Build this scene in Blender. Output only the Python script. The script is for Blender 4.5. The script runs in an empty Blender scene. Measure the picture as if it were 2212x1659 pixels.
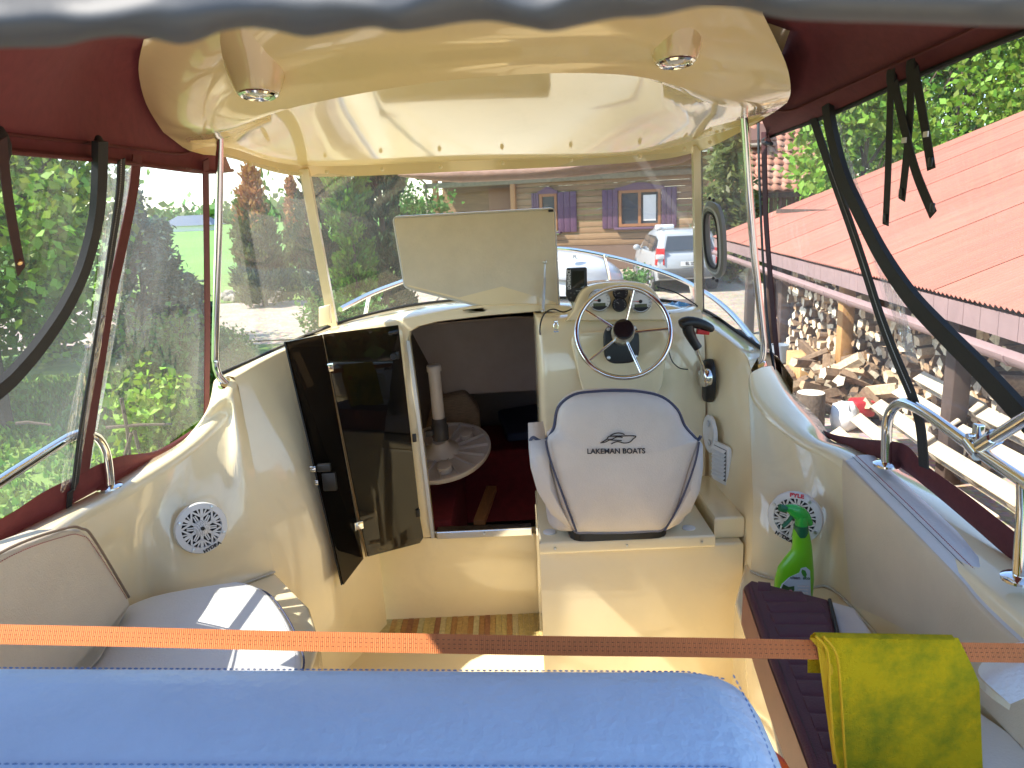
import bpy, bmesh, math, random
import numpy as np
from mathutils import Vector, Matrix
random.seed(7); RNG = np.random.default_rng(7)
SC = bpy.context.scene
COL = SC.collection
R = math.radians

# ---------------------------------------------------------------- camera
FPX, PITCH, ROLL, CAMZ = 1597.0, R(13.56), R(2.5), 2.5      # focal length in pixels of a 2212 wide frame
cam_d = bpy.data.cameras.new('camera'); cam = bpy.data.objects.new('camera', cam_d); COL.objects.link(cam)
SC.camera = cam
cam_d.sensor_width = 36.0; cam_d.lens = 36.0 * FPX / 2212.0
cam_d.clip_start = 0.02; cam_d.clip_end = 2000.0
cam_d.dof.use_dof = True; cam_d.dof.focus_distance = 2.6; cam_d.dof.aperture_fstop = 9.0
_sp, _cp = math.sin(PITCH), math.cos(PITCH)
_r0, _u0, _f0 = Vector((1, 0, 0)), Vector((0, _sp, _cp)), Vector((0, _cp, -_sp))
_rt = _r0 * math.cos(ROLL) - _u0 * math.sin(ROLL)
_up = _r0 * math.sin(ROLL) + _u0 * math.cos(ROLL)
cam.matrix_world = Matrix(((_rt.x, _up.x, -_f0.x, 0), (_rt.y, _up.y, -_f0.y, 0), (_rt.z, _up.z, -_f0.z, CAMZ), (0, 0, 0, 1)))

# ---------------------------------------------------------------- sky, sun, exposure
SUN_DIR = Vector((0.86, 0.22, -1.0)).normalized()            # direction the light travels
SUN_EL = math.asin(-SUN_DIR.z); SUN_AZ = math.atan2(-SUN_DIR.x, -SUN_DIR.y)
world = bpy.data.worlds.new('World'); SC.world = world; world.use_nodes = True
wn = world.node_tree.nodes; wl = world.node_tree.links
sky = wn.new('ShaderNodeTexSky'); sky.sky_type = 'NISHITA'; sky.sun_disc = False
sky.sun_elevation = SUN_EL; sky.sun_rotation = SUN_AZ; sky.air_density = 1.0; sky.dust_density = 0.2; sky.ozone_density = 1.6
bg = wn['Background']; bg.inputs['Strength'].default_value = 0.15
wl.new(sky.outputs[0], bg.inputs['Color'])
sd = bpy.data.lights.new('sun', 'SUN'); sd.energy = 3.6; sd.angle = R(0.53); sd.color = (1.0, 0.93, 0.82)
sun = bpy.data.objects.new('sun', sd); COL.objects.link(sun)
sun.rotation_euler = SUN_DIR.to_track_quat('-Z', 'Y').to_euler(); sun.location = (-6, -3, 12)
SC.view_settings.view_transform = 'Standard'; SC.view_settings.look = 'None'
SC.view_settings.exposure = 1.62; SC.view_settings.gamma = 1.0; SC.view_settings.use_curve_mapping = False
SC.cycles.use_denoising = True
SC.cycles.max_bounces = 10; SC.cycles.diffuse_bounces = 5; SC.cycles.glossy_bounces = 5
SC.cycles.transmission_bounces = 6; SC.cycles.transparent_max_bounces = 24
SC.cycles.caustics_reflective = False; SC.cycles.caustics_refractive = False
SC.cycles.sample_clamp_indirect = 6.0

# ---------------------------------------------------------------- picture point -> place
def ray(px, py):
    dx, dy = px - 1106.0, 829.5 - py
    u = (dx * math.cos(ROLL) + dy * math.sin(ROLL)) / FPX
    v = (-dx * math.sin(ROLL) + dy * math.cos(ROLL)) / FPX
    return Vector((u, _cp + v * _sp, -_sp + v * _cp))
CAM0 = Vector((0, 0, CAMZ))
def WY(px, py, y):
    d = ray(px, py); return CAM0 + d * (y / d.y)
def WX(px, py, x):
    d = ray(px, py); return CAM0 + d * (x / d.x)
def WZ(px, py, z):
    d = ray(px, py); return CAM0 + d * ((z - CAMZ) / d.z)
def V(*a): return Vector(a)

# ---------------------------------------------------------------- materials
MATS = {}
def mat(name, col, rough=0.5, metal=0.0, coat=0.0, var=0.0, vscale=8.0, bump=0.0, bscale=60.0, trans=0.0, emit=None, island=0.0, spec=0.5, col2=None, stretch=None):
    m = bpy.data.materials.new(name); m.use_nodes = True; MATS[name] = m
    n, l = m.node_tree.nodes, m.node_tree.links
    b = n['Principled BSDF']
    b.inputs['Base Color'].default_value = (*col, 1); b.inputs['Roughness'].default_value = rough
    b.inputs['Metallic'].default_value = metal; b.inputs['Coat Weight'].default_value = coat
    b.inputs['Coat Roughness'].default_value = 0.04; b.inputs['Specular IOR Level'].default_value = spec
    tc = None
    if var or bump or col2:
        tc = n.new('ShaderNodeTexCoord'); src = tc.outputs['Object']
        if stretch:
            mp = n.new('ShaderNodeMapping'); mp.inputs['Scale'].default_value = stretch
            l.new(src, mp.inputs['Vector']); src = mp.outputs[0]
    colsock = None
    if var or col2:
        nz = n.new('ShaderNodeTexNoise'); nz.inputs['Scale'].default_value = vscale; nz.inputs['Detail'].default_value = 6; nz.inputs['Roughness'].default_value = 0.65
        l.new(src, nz.inputs['Vector'])
        cr = n.new('ShaderNodeValToRGB'); cr.color_ramp.elements[0].position = 0.32; cr.color_ramp.elements[1].position = 0.68
        c2 = col2 or tuple(min(1, c * (1 + var)) for c in col); c1 = col if col2 else tuple(c * (1 - var) for c in col)
        cr.color_ramp.elements[0].color = (*c1, 1); cr.color_ramp.elements[1].color = (*c2, 1)
        l.new(nz.outputs['Fac'], cr.inputs['Fac']); colsock = cr.outputs[0]
        l.new(colsock, b.inputs['Base Color'])
    if island:
        g = n.new('ShaderNodeNewGeometry'); hs = n.new('ShaderNodeHueSaturation')
        mr = n.new('ShaderNodeMapRange'); mr.inputs['To Min'].default_value = 1 - island; mr.inputs['To Max'].default_value = 1 + island
        l.new(g.outputs['Random Per Island'], mr.inputs['Value']); l.new(mr.outputs[0], hs.inputs['Value'])
        mr2 = n.new('ShaderNodeMapRange'); mr2.inputs['To Min'].default_value = 0.5 - island * 0.06; mr2.inputs['To Max'].default_value = 0.5 + island * 0.06
        l.new(g.outputs['Random Per Island'], mr2.inputs['Value']); l.new(mr2.outputs[0], hs.inputs['Hue'])
        if colsock: l.new(colsock, hs.inputs['Color'])
        else: hs.inputs['Color'].default_value = (*col, 1)
        colsock = hs.outputs[0]; l.new(colsock, b.inputs['Base Color'])
    if bump:
        nb = n.new('ShaderNodeTexNoise'); nb.inputs['Scale'].default_value = bscale; nb.inputs['Detail'].default_value = 4
        l.new(src, nb.inputs['Vector'])
        bp = n.new('ShaderNodeBump'); bp.inputs['Strength'].default_value = bump; bp.inputs['Distance'].default_value = 0.01
        l.new(nb.outputs['Fac'], bp.inputs['Height']); l.new(bp.outputs[0], b.inputs['Normal'])
    if trans:
        t = n.new('ShaderNodeBsdfTranslucent'); mx = n.new('ShaderNodeMixShader'); mx.inputs[0].default_value = trans
        if colsock: l.new(colsock, t.inputs['Color'])
        else: t.inputs['Color'].default_value = (*col, 1)
        l.new(b.outputs[0], mx.inputs[1]); l.new(t.outputs[0], mx.inputs[2]); l.new(mx.outputs[0], n['Material Output'].inputs[0])
    if emit:
        b.inputs['Emission Color'].default_value = (*emit[0], 1); b.inputs['Emission Strength'].default_value = emit[1]
    return m

def clear_mat(name, tint=(0.95, 0.96, 0.95), gloss=0.04, rough=0.02, haze=0.05, bump=0.0, bscale=4.0, hazevar=None, stretch=None, hcol=(0.8, 0.8, 0.78), fres=1.45, fscale=1.0):
    m = bpy.data.materials.new(name); m.use_nodes = True; MATS[name] = m
    n, l = m.node_tree.nodes, m.node_tree.links
    n.remove(n['Principled BSDF']); out = n['Material Output']
    tr = n.new('ShaderNodeBsdfTransparent'); tr.inputs[0].default_value = (*tint, 1)
    gl = n.new('ShaderNodeBsdfGlossy'); gl.inputs['Roughness'].default_value = rough; gl.inputs['Color'].default_value = (1, 1, 1, 1)
    ge = n.new('ShaderNodeNewGeometry'); dt = n.new('ShaderNodeVectorMath'); dt.operation = 'DOT_PRODUCT'
    l.new(ge.outputs['Normal'], dt.inputs[0]); l.new(ge.outputs['Incoming'], dt.inputs[1])
    def mth(op, a, b):
        q = n.new('ShaderNodeMath'); q.operation = op
        for i_, v_ in enumerate((a, b)):
            if isinstance(v_, (int, float)): q.inputs[i_].default_value = v_
            else: l.new(v_, q.inputs[i_])
        return q.outputs[0]
    f0 = ((fres - 1) / (fres + 1)) ** 2
    fr = mth('ADD', mth('MULTIPLY', mth('POWER', mth('SUBTRACT', 1.0, mth('ABSOLUTE', dt.outputs['Value'], 0.0)), 5.0), 1 - f0), 2 * f0)
    ad = n.new('ShaderNodeMath'); ad.operation = 'ADD'; ad.inputs[1].default_value = gloss; ad.use_clamp = True
    fk = n.new('ShaderNodeMath'); fk.operation = 'MULTIPLY'; fk.inputs[1].default_value = fscale; l.new(fr, fk.inputs[0]); l.new(fk.outputs[0], ad.inputs[0])
    mx = n.new('ShaderNodeMixShader'); l.new(ad.outputs[0], mx.inputs[0]); l.new(tr.outputs[0], mx.inputs[1]); l.new(gl.outputs[0], mx.inputs[2])
    tc = n.new('ShaderNodeTexCoord'); src = tc.outputs['Object']
    if stretch:
        mp = n.new('ShaderNodeMapping'); mp.inputs['Scale'].default_value = stretch; l.new(src, mp.inputs['Vector']); src = mp.outputs[0]
    if bump:
        nb = n.new('ShaderNodeTexNoise'); nb.inputs['Scale'].default_value = bscale; nb.inputs['Detail'].default_value = 2.5; nb.inputs['Distortion'].default_value = 0.8
        l.new(src, nb.inputs['Vector'])
        bp = n.new('ShaderNodeBump'); bp.inputs['Strength'].default_value = bump; bp.inputs['Distance'].default_value = 0.05
        l.new(nb.outputs['Fac'], bp.inputs['Height']); l.new(bp.outputs[0], gl.inputs['Normal'])
    df = n.new('ShaderNodeBsdfDiffuse'); df.inputs[0].default_value = (*hcol, 1)
    tl = n.new('ShaderNodeBsdfTranslucent'); tl.inputs[0].default_value = (*hcol, 1)
    h2 = n.new('ShaderNodeMixShader'); h2.inputs[0].default_value = 0.6; l.new(df.outputs[0], h2.inputs[1]); l.new(tl.outputs[0], h2.inputs[2])
    fm = n.new('ShaderNodeMixShader'); fm.inputs[0].default_value = haze
    if hazevar:
        nh = n.new('ShaderNodeTexNoise'); nh.inputs['Scale'].default_value = hazevar; nh.inputs['Detail'].default_value = 5
        l.new(src, nh.inputs['Vector'])
        mr = n.new('ShaderNodeMapRange'); mr.inputs['From Min'].default_value = 0.4; mr.inputs['From Max'].default_value = 0.7
        mr.inputs['To Min'].default_value = haze * 0.3; mr.inputs['To Max'].default_value = haze * 2.0
        l.new(nh.outputs['Fac'], mr.inputs['Value']); l.new(mr.outputs[0], fm.inputs[0])
    l.new(mx.outputs[0], fm.inputs[1]); l.new(h2.outputs[0], fm.inputs[2]); l.new(fm.outputs[0], out.inputs[0])
    return m

GEL = mat('gelcoat_cream', (0.87, 0.74, 0.485), rough=0.14, coat=0.7, var=0.035, vscale=2.2, bump=0.02, bscale=9)
GELR = mat('gelcoat_roof', (0.83, 0.665, 0.36), rough=0.07, coat=1.0, var=0.02, vscale=3, bump=0.03, bscale=5)
for _m in (GEL, GELR):
    _n, _l = _m.node_tree.nodes, _m.node_tree.links; _b = _n['Principled BSDF']
    _tc = _n.new('ShaderNodeTexCoord'); _nz = _n.new('ShaderNodeTexNoise'); _nz.inputs['Scale'].default_value = 5.5; _nz.inputs['Detail'].default_value = 9; _nz.inputs['Roughness'].default_value = .7; _nz.inputs['Distortion'].default_value = .6
    _l.new(_tc.outputs['Object'], _nz.inputs['Vector'])
    _mr = _n.new('ShaderNodeMapRange'); _mr.inputs['From Min'].default_value = .55; _mr.inputs['From Max'].default_value = .80; _mr.inputs['To Max'].default_value = .16
    _l.new(_nz.outputs['Fac'], _mr.inputs['Value'])
    _mx = _n.new('ShaderNodeMix'); _mx.data_type = 'RGBA'; _src = [q for q in _l if q.to_socket == _b.inputs['Base Color']][0].from_socket
    _l.new(_mr.outputs[0], _mx.inputs[0]); _l.new(_src, _mx.inputs['A']); _mx.inputs['B'].default_value = (.42, .33, .20, 1); _l.new(_mx.outputs['Result'], _b.inputs['Base Color'])
    _m2 = _n.new('ShaderNodeMapRange'); _m2.inputs['From Min'].default_value = .35; _m2.inputs['From Max'].default_value = .75; _m2.inputs['To Min'].default_value = .06; _m2.inputs['To Max'].default_value = .24
    _l.new(_nz.outputs['Fac'], _m2.inputs['Value']); _l.new(_m2.outputs[0], _b.inputs['Roughness'])
CHROME = mat('polished_steel', (0.78, 0.78, 0.78), rough=0.09, metal=1.0)
ALU = mat('anodised_aluminium', (0.62, 0.62, 0.60), rough=0.32, metal=1.0)
BLACK = mat('black_plastic', (0.012, 0.012, 0.013), rough=0.38, var=0.1)
RUBBER = mat('black_rubber', (0.014, 0.014, 0.014), rough=0.6)
MAROON = mat('maroon_canvas', (0.115, 0.022, 0.021), rough=0.85, var=0.12, vscale=40, bump=0.15, bscale=500, trans=0.08)
ZIPB = mat('black_webbing', (0.018, 0.018, 0.018), rough=0.75, bump=0.3, bscale=400)
GREYV = mat('grey_vinyl', (0.06, 0.063, 0.068), rough=0.6, var=0.12, vscale=9, bump=0.1, bscale=30)
VINYL = clear_mat('clear_vinyl', tint=(0.94, 0.96, 0.95), gloss=0.0, rough=0.03, haze=0.07, bump=0.40, bscale=3.0, hazevar=1.1, stretch=(1.0, 1.3, 0.8), fscale=0.32)
CRINK = clear_mat('crinkled_vinyl', tint=(0.9, 0.92, 0.9), gloss=0.14, rough=0.05, haze=0.12, bump=0.8, bscale=14.0, hazevar=6, stretch=(1, 2.5, 0.8))
GLASS = clear_mat('dusty_glass', tint=(0.93, 0.95, 0.93), gloss=0.0, rough=0.0, haze=0.17, hazevar=0.7, hcol=(0.72, 0.68, 0.60), fscale=0.8)
SMOKE = clear_mat('smoked_acrylic', tint=(0.14, 0.11, 0.085), gloss=0.0, rough=0.01, haze=0.012, fscale=0.42)
WHITEP = mat('white_plastic', (0.78, 0.77, 0.75), rough=0.35, var=0.03)
SEATV = mat('offwhite_vinyl', (0.60, 0.54, 0.50), rough=0.5, var=0.07, vscale=4, bump=0.15, bscale=220)
PIPING = mat('navy_piping', (0.05, 0.055, 0.10), rough=0.6)
PALEV = mat('pale_grey_vinyl', (0.70, 0.70, 0.69), rough=0.5, var=0.04, vscale=5, bump=0.15, bscale=160)
TANV = mat('beige_vinyl', (0.66, 0.55, 0.40), rough=0.5, var=0.05, vscale=5, bump=0.2, bscale=260)
SKYTINTV = mat('sky_tinted_vinyl', (0.52, 0.71, 0.93), rough=0.36, var=0.05, vscale=6, bump=0.35, bscale=60)  # white vinyl with the blue of the sky light put into its colour
STITCHB = mat('blue_thread', (0.16, 0.29, 0.55), rough=0.8)
STITCHR = mat('red_thread', (0.35, 0.03, 0.04), rough=0.8)
STITCHW = mat('pale_thread', (0.6, 0.6, 0.58), rough=0.8)
WINE = mat('wine_vinyl', (0.075, 0.012, 0.024), rough=0.55, var=0.12, vscale=12, bump=0.2, bscale=260)
WINEL = mat('wine_vinyl_side', (0.17, 0.035, 0.035), rough=0.5, var=0.1, vscale=12)

# ---------------------------------------------------------------- mesh helpers
ORG = {}
def raw(name, me, m, root=None, smooth=True, sharp=35):
    if m is not None: me.materials.append(m)
    if smooth:
        me.polygons.foreach_set('use_smooth', [True] * len(me.polygons))
        if sharp: me.set_sharp_from_angle(angle=R(sharp))
    o = bpy.data.objects.new(name, me); COL.objects.link(o)
    if root is not None:
        o.parent = root; ORG[o.name] = ORG[root.name]
    else: ORG[o.name] = Vector((0, 0, 0))
    return o
def obj(name, vf, m, root=None, smooth=True, sharp=35):
    vs, fs = vf
    org = ORG[root.name] if root is not None else Vector((0, 0, 0))
    me = bpy.data.meshes.new(name)
    me.from_pydata([tuple(Vector(v) - org) for v in vs], [], fs); me.validate()
    bm = bmesh.new(); bm.from_mesh(me); bmesh.ops.recalc_face_normals(bm, faces=bm.faces); bm.to_mesh(me); bm.free()
    return raw(name, me, m, root, smooth, sharp)
def tag(o, label=None, cat=None, group=None, kind=None):
    if label: o['label'] = label
    if cat: o['category'] = cat
    if group: o['group'] = group
    if kind: o['kind'] = kind
    return o
def thing(name, loc, label, cat, group=None):
    o = bpy.data.objects.new(name, None); COL.objects.link(o); o.location = loc; o.empty_display_size = 0.1
    ORG[o.name] = Vector(loc); return tag(o, label, cat, group)
def join(*vfs):
    vs, fs = [], []
    for v, f in vfs:
        k = len(vs); vs += list(v); fs += [tuple(i + k for i in q) for q in f]
    return vs, fs
def cat1(p0, p1, p2, p3, t):
    return 0.5 * ((2 * p1) + (p2 - p0) * t + (2 * p0 - 5 * p1 + 4 * p2 - p3) * t * t + (3 * p1 - p0 - 3 * p2 + p3) * t ** 3)
def spline(pts, k=6, closed=False):
    pts = [Vector(p) for p in pts]; n = len(pts); out = []
    for i in range(n if closed else n - 1):
        g = (lambda j: pts[j % n]) if closed else (lambda j: pts[max(0, min(n - 1, j))])
        for q in range(k): out.append(cat1(g(i - 1), g(i), g(i + 1), g(i + 2), q / k))
    if not closed: out.append(pts[-1].copy())
    return out
def loft(rows, closed_u=False, closed_v=False):
    n = len(rows[0]); vs = [p for r in rows for p in r]; fs = []
    for j in range(len(rows) if closed_v else len(rows) - 1):
        a, b = j * n, ((j + 1) % len(rows)) * n
        for i in range(n if closed_u else n - 1):
            i2 = (i + 1) % n; fs.append((a + i, a + i2, b + i2, b + i))
    return vs, fs
def sheet(rows, k=6, kr=1):
    rr = [spline(r, k) for r in rows]
    if kr > 1:
        cols = list(zip(*rr)); cols = [spline(c, kr) for c in cols]; rr = list(zip(*cols))
    return loft([list(r) for r in rr])
def frames(path, closed=False, up=None):
    n = len(path); T = []
    for i in range(n):
        a = path[i - 1] if (closed or i > 0) else path[0]; b = path[(i + 1) % n] if (closed or i < n - 1) else path[-1]
        t = (b - a); T.append(t.normalized() if t.length > 1e-9 else Vector((0, 0, 1)))
    up = Vector(up) if up else (Vector((0, 0, 1)) if abs(T[0].z) < 0.9 else Vector((0, 1, 0)))
    N = []; nrm = (up - T[0] * up.dot(T[0])).normalized()
    for t in T:
        nrm = (nrm - t * nrm.dot(t))
        nrm = nrm.normalized() if nrm.length > 1e-6 else t.orthogonal().normalized()
        N.append(nrm.copy())
    return T, N
def tube(path, r, seg=10, closed=False, caps=True, up=None, flat=None):
    """round (or elliptic: flat=(a,b)) tube along a path; r a number or a list"""
    path = [Vector(p) for p in path]; T, N = frames(path, closed, up); rows = []
    for i, p in enumerate(path):
        b = T[i].cross(N[i]); ri = r[i] if isinstance(r, (list, tuple)) else r
        fa, fb = flat if flat else (1, 1)
        rows.append([p + (N[i] * math.cos(2 * math.pi * q / seg) * fa + b * math.sin(2 * math.pi * q / seg) * fb) * ri for q in range(seg)])
    vs, fs = loft(rows, closed_u=True, closed_v=closed)
    if caps and not closed:
        fs.append(tuple(range(seg))); fs.append(tuple(len(vs) - seg + q for q in range(seg)))
    return vs, fs
def strip(path, w, t, up=None):
    """flat band along a path, w wide (across), t thick (along up)"""
    path = [Vector(p) for p in path]; T, N = frames(path, False, up); rows = []
    for i, p in enumerate(path):
        b = T[i].cross(N[i]); wi = w[i] if isinstance(w, (list, tuple)) else w
        rows.append([p + b * wi / 2 + N[i] * t / 2, p - b * wi / 2 + N[i] * t / 2, p - b * wi / 2 - N[i] * t / 2, p + b * wi / 2 - N[i] * t / 2])
    vs, fs = loft(rows, closed_u=True); fs.append((0, 1, 2, 3)); n = len(vs); fs.append((n - 4, n - 3, n - 2, n - 1))
    return vs, fs
def basis(n, up=(0, 0, 1)):
    n = Vector(n).normalized(); up = Vector(up); x = up.cross(n)
    x = x.normalized() if x.length > 1e-6 else Vector((1, 0, 0)); y = n.cross(x); return x, y, n
def lathe(prof, org, axis=(0, 0, 1), seg=24, up=(0, 0, 1), sx=1.0, sy=1.0):
    """prof: list of (radius, height along axis)"""
    x, y, n = basis(axis, up); org = Vector(org); rows = []
    for r, h in prof:
        rows.append([org + n * h + (x * math.cos(2 * math.pi * q / seg) * sx + y * math.sin(2 * math.pi * q / seg) * sy) * max(r, 1e-5) for q in range(seg)])
    vs, fs = loft(rows, closed_u=True)
    fs.append(tuple(range(seg))); fs.append(tuple(len(vs) - seg + q for q in range(seg)))
    return vs, fs
def box(c, s, ax=None, bev=0.0):
    """box with centre c, size s, axes ax (3 unit vectors); optional chamfer"""
    c = Vector(c); X, Y, Z = [Vector(a) for a in ax] if ax else (V(1, 0, 0), V(0, 1, 0), V(0, 0, 1))
    bm = bmesh.new(); bmesh.ops.create_cube(bm, size=1.0)
    for v in bm.verts: v.co = Vector((v.co.x * s[0], v.co.y * s[1], v.co.z * s[2]))
    if bev: bmesh.ops.bevel(bm, geom=bm.edges[:], offset=bev, segments=2, affect='EDGES', profile=0.5)
    bm.verts.ensure_lookup_table()
    vs = [c + X * v.co.x + Y * v.co.y + Z * v.co.z for v in bm.verts]; fs = [tuple(v.index for v in f.verts) for f in bm.faces]
    bm.free(); return vs, fs
def prism(poly, d, bev=0.0):
    """polygon (list of points) pushed along vector d; optional rounded rim"""
    poly = [Vector(p) for p in poly]; d = Vector(d); n = len(poly)
    if not bev:
        vs = poly + [p + d for p in poly]
        fs = [tuple(range(n)), tuple(range(n, 2 * n))] + [(i, (i + 1) % n, n + (i + 1) % n, n + i) for i in range(n)]
        return vs, fs
    c = sum(poly, Vector()) / n
    dn = d.normalized(); rows = []
    def inset(a):
        out = []
        for i, p in enumerate(poly):
            e1 = (p - poly[i - 1]).normalized(); e2 = (poly[(i + 1) % n] - p).normalized()
            nn = (e1 + e2).cross(dn)
            nn = nn.normalized() if nn.length > 1e-6 else (c - p).normalized()
            if nn.dot(c - p) < 0: nn = -nn
            out.append(p + nn * a)
        return out
    for q in range(5):
        a = math.pi / 2 * q / 4; rows.append([p + dn * (bev * (1 - math.sin(a))) for p in inset(bev * (1 - math.cos(a)))])
    # rows[0]: full outline at depth bev ; rows[4]: inset outline at depth 0
    lo = [[p for p in r] for r in rows[::-1]]
    hi = [[p + d - 2 * dn * ((p - poly[i]).dot(dn)) for i, p in enumerate(r)] for r in rows]
    allr = lo + hi
    vs, fs = loft(allr, closed_u=True)
    fs.append(tuple(range(n))); fs.append(tuple(len(vs) - n + q for q in range(n)))
    return vs, fs
def ball(c, r, seg=12, sc=(1, 1, 1)):
    bm = bmesh.new(); bmesh.ops.create_uvsphere(bm, u_segments=seg, v_segments=max(6, seg // 2), radius=1.0)
    bm.verts.ensure_lookup_table(); c = Vector(c)
    vs = [c + Vector((v.co.x * r * sc[0], v.co.y * r * sc[1], v.co.z * r * sc[2])) for v in bm.verts]; fs = [tuple(v.index for v in f.verts) for f in bm.faces]
    bm.free(); return vs, fs
_fonts = {}
def lettering(name, body, size, org, x, y, m, root, align='CENTER', depth=0.0006, bold=0.0, shear=0.0, sx=1.0):
    cu = bpy.data.curves.new('t', 'FONT'); cu.body = body; cu.size = size; cu.align_x = align; cu.align_y = 'CENTER'
    cu.extrude = depth; cu.offset = bold; cu.shear = shear
    t = bpy.data.objects.new('t', cu); COL.objects.link(t); bpy.context.view_layer.update()
    me = bpy.data.meshes.new_from_object(t.evaluated_get(bpy.context.evaluated_depsgraph_get()))
    bpy.data.objects.remove(t); bpy.data.curves.remove(cu); me.name = name
    x = Vector(x).normalized(); y = Vector(y).normalized(); z = x.cross(y); org = Vector(org) - ORG[root.name]
    for v in me.vertices: v.co = org + x * v.co.x * sx + y * v.co.y + z * v.co.z
    me.materials.clear(); return raw(name, me, m, root, smooth=False)
def stitches(path, pitch, ln, r, m, name, root, off=(0, 0, 0)):
    """a row of little raised stitches along a path, one part"""
    path = [Vector(p) + Vector(off) for p in path]; segs = []
    d = 0.0; acc = []
    for a, b in zip(path[:-1], path[1:]):
        L = (b - a).length
        while d < L:
            segs.append((a.lerp(b, d / L), (b - a).normalized())); d += pitch
        d -= L
    vf = join(*[tube([p - t * ln / 2, p, p + t * ln / 2], [r * 0.5, r, r * 0.5], seg=5) for p, t in segs])
    o = obj(name, vf, m, root); o['kind'] = 'stuff'; return o
def copy_tree(o, parent=None):
    c = o.copy(); COL.objects.link(c); c.parent = parent; ORG[c.name] = ORG.get(o.name, Vector())
    for ch in list(o.children): copy_tree(ch, c)
    return c
# ================================================================ the boat
boat = thing('boat', (0, 2.6, 0.3), 'cream fibreglass cabin boat with hardtop and wheel, seen from its cockpit', 'boat')
FLZ, SEZ = 0.74, 1.40          # cockpit floor, seat top
# ---- left side: gunwale, cockpit wall
IL = [V(-1.2, -.2, 1.70), V(-1.2, 1.1, 1.72), WX(117, 1142, -1.2), WX(260, 1059, -1.19), WX(403, 966, -1.10), WX(484, 889, -1.015), WY(497, 855, 2.50), WY(507, 818, 2.56)]
OL = [V(-1.37, -.2, 1.69), V(-1.37, 1.1, 1.71), V(-1.36, 1.7, 1.715), WX(255, 1028, -1.29), WX(380, 963, -1.17), WX(430, 913, -1.09), WY(460, 866, 2.5), WY(472, 812, 2.57)]
midL = [V(-1.21, -.2, 1.56), V(-1.21, 1.1, 1.56), V(-1.21, 1.75, 1.56), V(-1.20, 2.12, 1.56), V(-1.11, 2.22, 1.56), V(-1.02, 2.35, 1.57), V(-.955, 2.43, 1.59), V(-.92, 2.475, 1.6)]
lowL = [V(-1.22, -.2, 1.28), V(-1.22, 1.1, 1.28), V(-1.22, 1.7, 1.28), V(-1.21, 2.09, 1.28), V(-1.10, 2.155, 1.28), V(-1.0, 2.265, 1.28), V(-.91, 2.345, 1.28), V(-.865, 2.385, 1.28)]
def lower(r, z, dx=0): return [V(p.x + dx, p.y, z) for p in r]
def edge_rows(O, I, sgn):
    """rolled edge between the deck strip and the wall"""
    a = [o.lerp(i, .5) + V(0, 0, .004) for o, i in zip(O, I)]
    b = [i + V(-.012 * sgn, 0, .001) for i in I]; c = [i + V(.004 * sgn, 0, -.010) for i in I]; d = [i + V(.008 * sgn, 0, -.03) for i in I]
    return a, b, c, d
a, b, c, d = edge_rows(OL, IL, 1)
outL = [o + V(-.02, 0, -.02) for o in OL]
obj('gunwale', sheet([lower(OL, .9, -.22), [o + V(-.03, 0, -.2) for o in OL], outL, OL, a, b, c, d], 8), GEL, boat, sharp=0)
obj('cockpit_wall', sheet([d, [p.lerp(q, .5) + V(.004, 0, 0) for p, q in zip(d, midL)], midL, lowL, lower(lowL, FLZ)], 8), GEL, boat, sharp=0)
topC = [WY(507, 818, 2.56), WY(560, 787, 2.66), WY(618, 757, 2.76), WY(690, 733, 2.87), WY(862, 701, 2.93)]
midC = [V(-.92, 2.475, 1.6), V(-.85, 2.55, 1.6), V(-.78, 2.63, 1.6), V(-.70, 2.78, 1.6), V(-.43, 2.93, 1.6)]
lowC = [V(-.865, 2.385, 1.28), V(-.79, 2.49, 1.28), V(-.72, 2.60, 1.28), V(-.67, 2.75, 1.28), V(-.60, 2.90, 1.28)]
floC = [V(-.855, 2.385, FLZ), V(-.775, 2.49, FLZ), V(-.70, 2.6, FLZ), V(-.645, 2.75, FLZ), V(-.59, 2.89, FLZ)]
obj('cockpit_wall', sheet([[p + V(0, 0, .0) for p in topC], [p + V(.012, -.006, -.03) for p in topC], midC, lowC, floC], 8), GEL, boat, sharp=0)
# ledge under the left seat
obj('seat_base', prism([V(-1.23, .3, 1.28), V(-1.23, 2.10, 1.28), V(-1.0, 2.262, 1.28), V(-.86, 2.38, 1.28), V(-.68, 2.14, 1.28), V(-.60, 1.95, 1.28), V(-.58, 1.7, 1.28), V(-.58, .3, 1.28)], V(0, 0, -.545), .012), GEL, boat)
# ---- right side
IR = [V(1.0, -.2, 1.57), V(1.0, 1.1, 1.605), WX(2000, 1163, 1.0), WX(1825, 993, 1.0), WY(1735, 946, 2.32), WY(1671, 896, 2.45), WY(1630, 845, 2.52), WY(1622, 802, 2.55)]
IR[0].z = 1.62; IR[1].z = 1.65
OR = [V(1.20, -.2, 1.62), V(1.20, 1.1, 1.65), V(1.20, 1.6, 1.68), WX(1866, 978, 1.09), WX(1790, 948, 1.06), WX(1722, 888, 1.0), WY(1690, 845, 2.56), WY(1668, 790, 2.62)]
midR = [V(1.01, -.2, 1.5), V(1.01, 1.1, 1.5), V(1.005, 1.6, 1.5), V(1.0, 2.08, 1.5), V(.94, 2.15, 1.5), V(.88, 2.195, 1.5), V(.82, 2.245, 1.5), V(.785, 2.29, 1.5)]
lowR = [V(1.01, -.2, 1.28), V(1.01, 1.1, 1.28), V(1.0, 1.6, 1.28), V(.99, 2.08, 1.28), V(.925, 2.125, 1.28), V(.86, 2.165, 1.28), V(.80, 2.205, 1.28), V(.77, 2.245, 1.28)]
a, b, c, d = edge_rows(OR, IR, -1)
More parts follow.
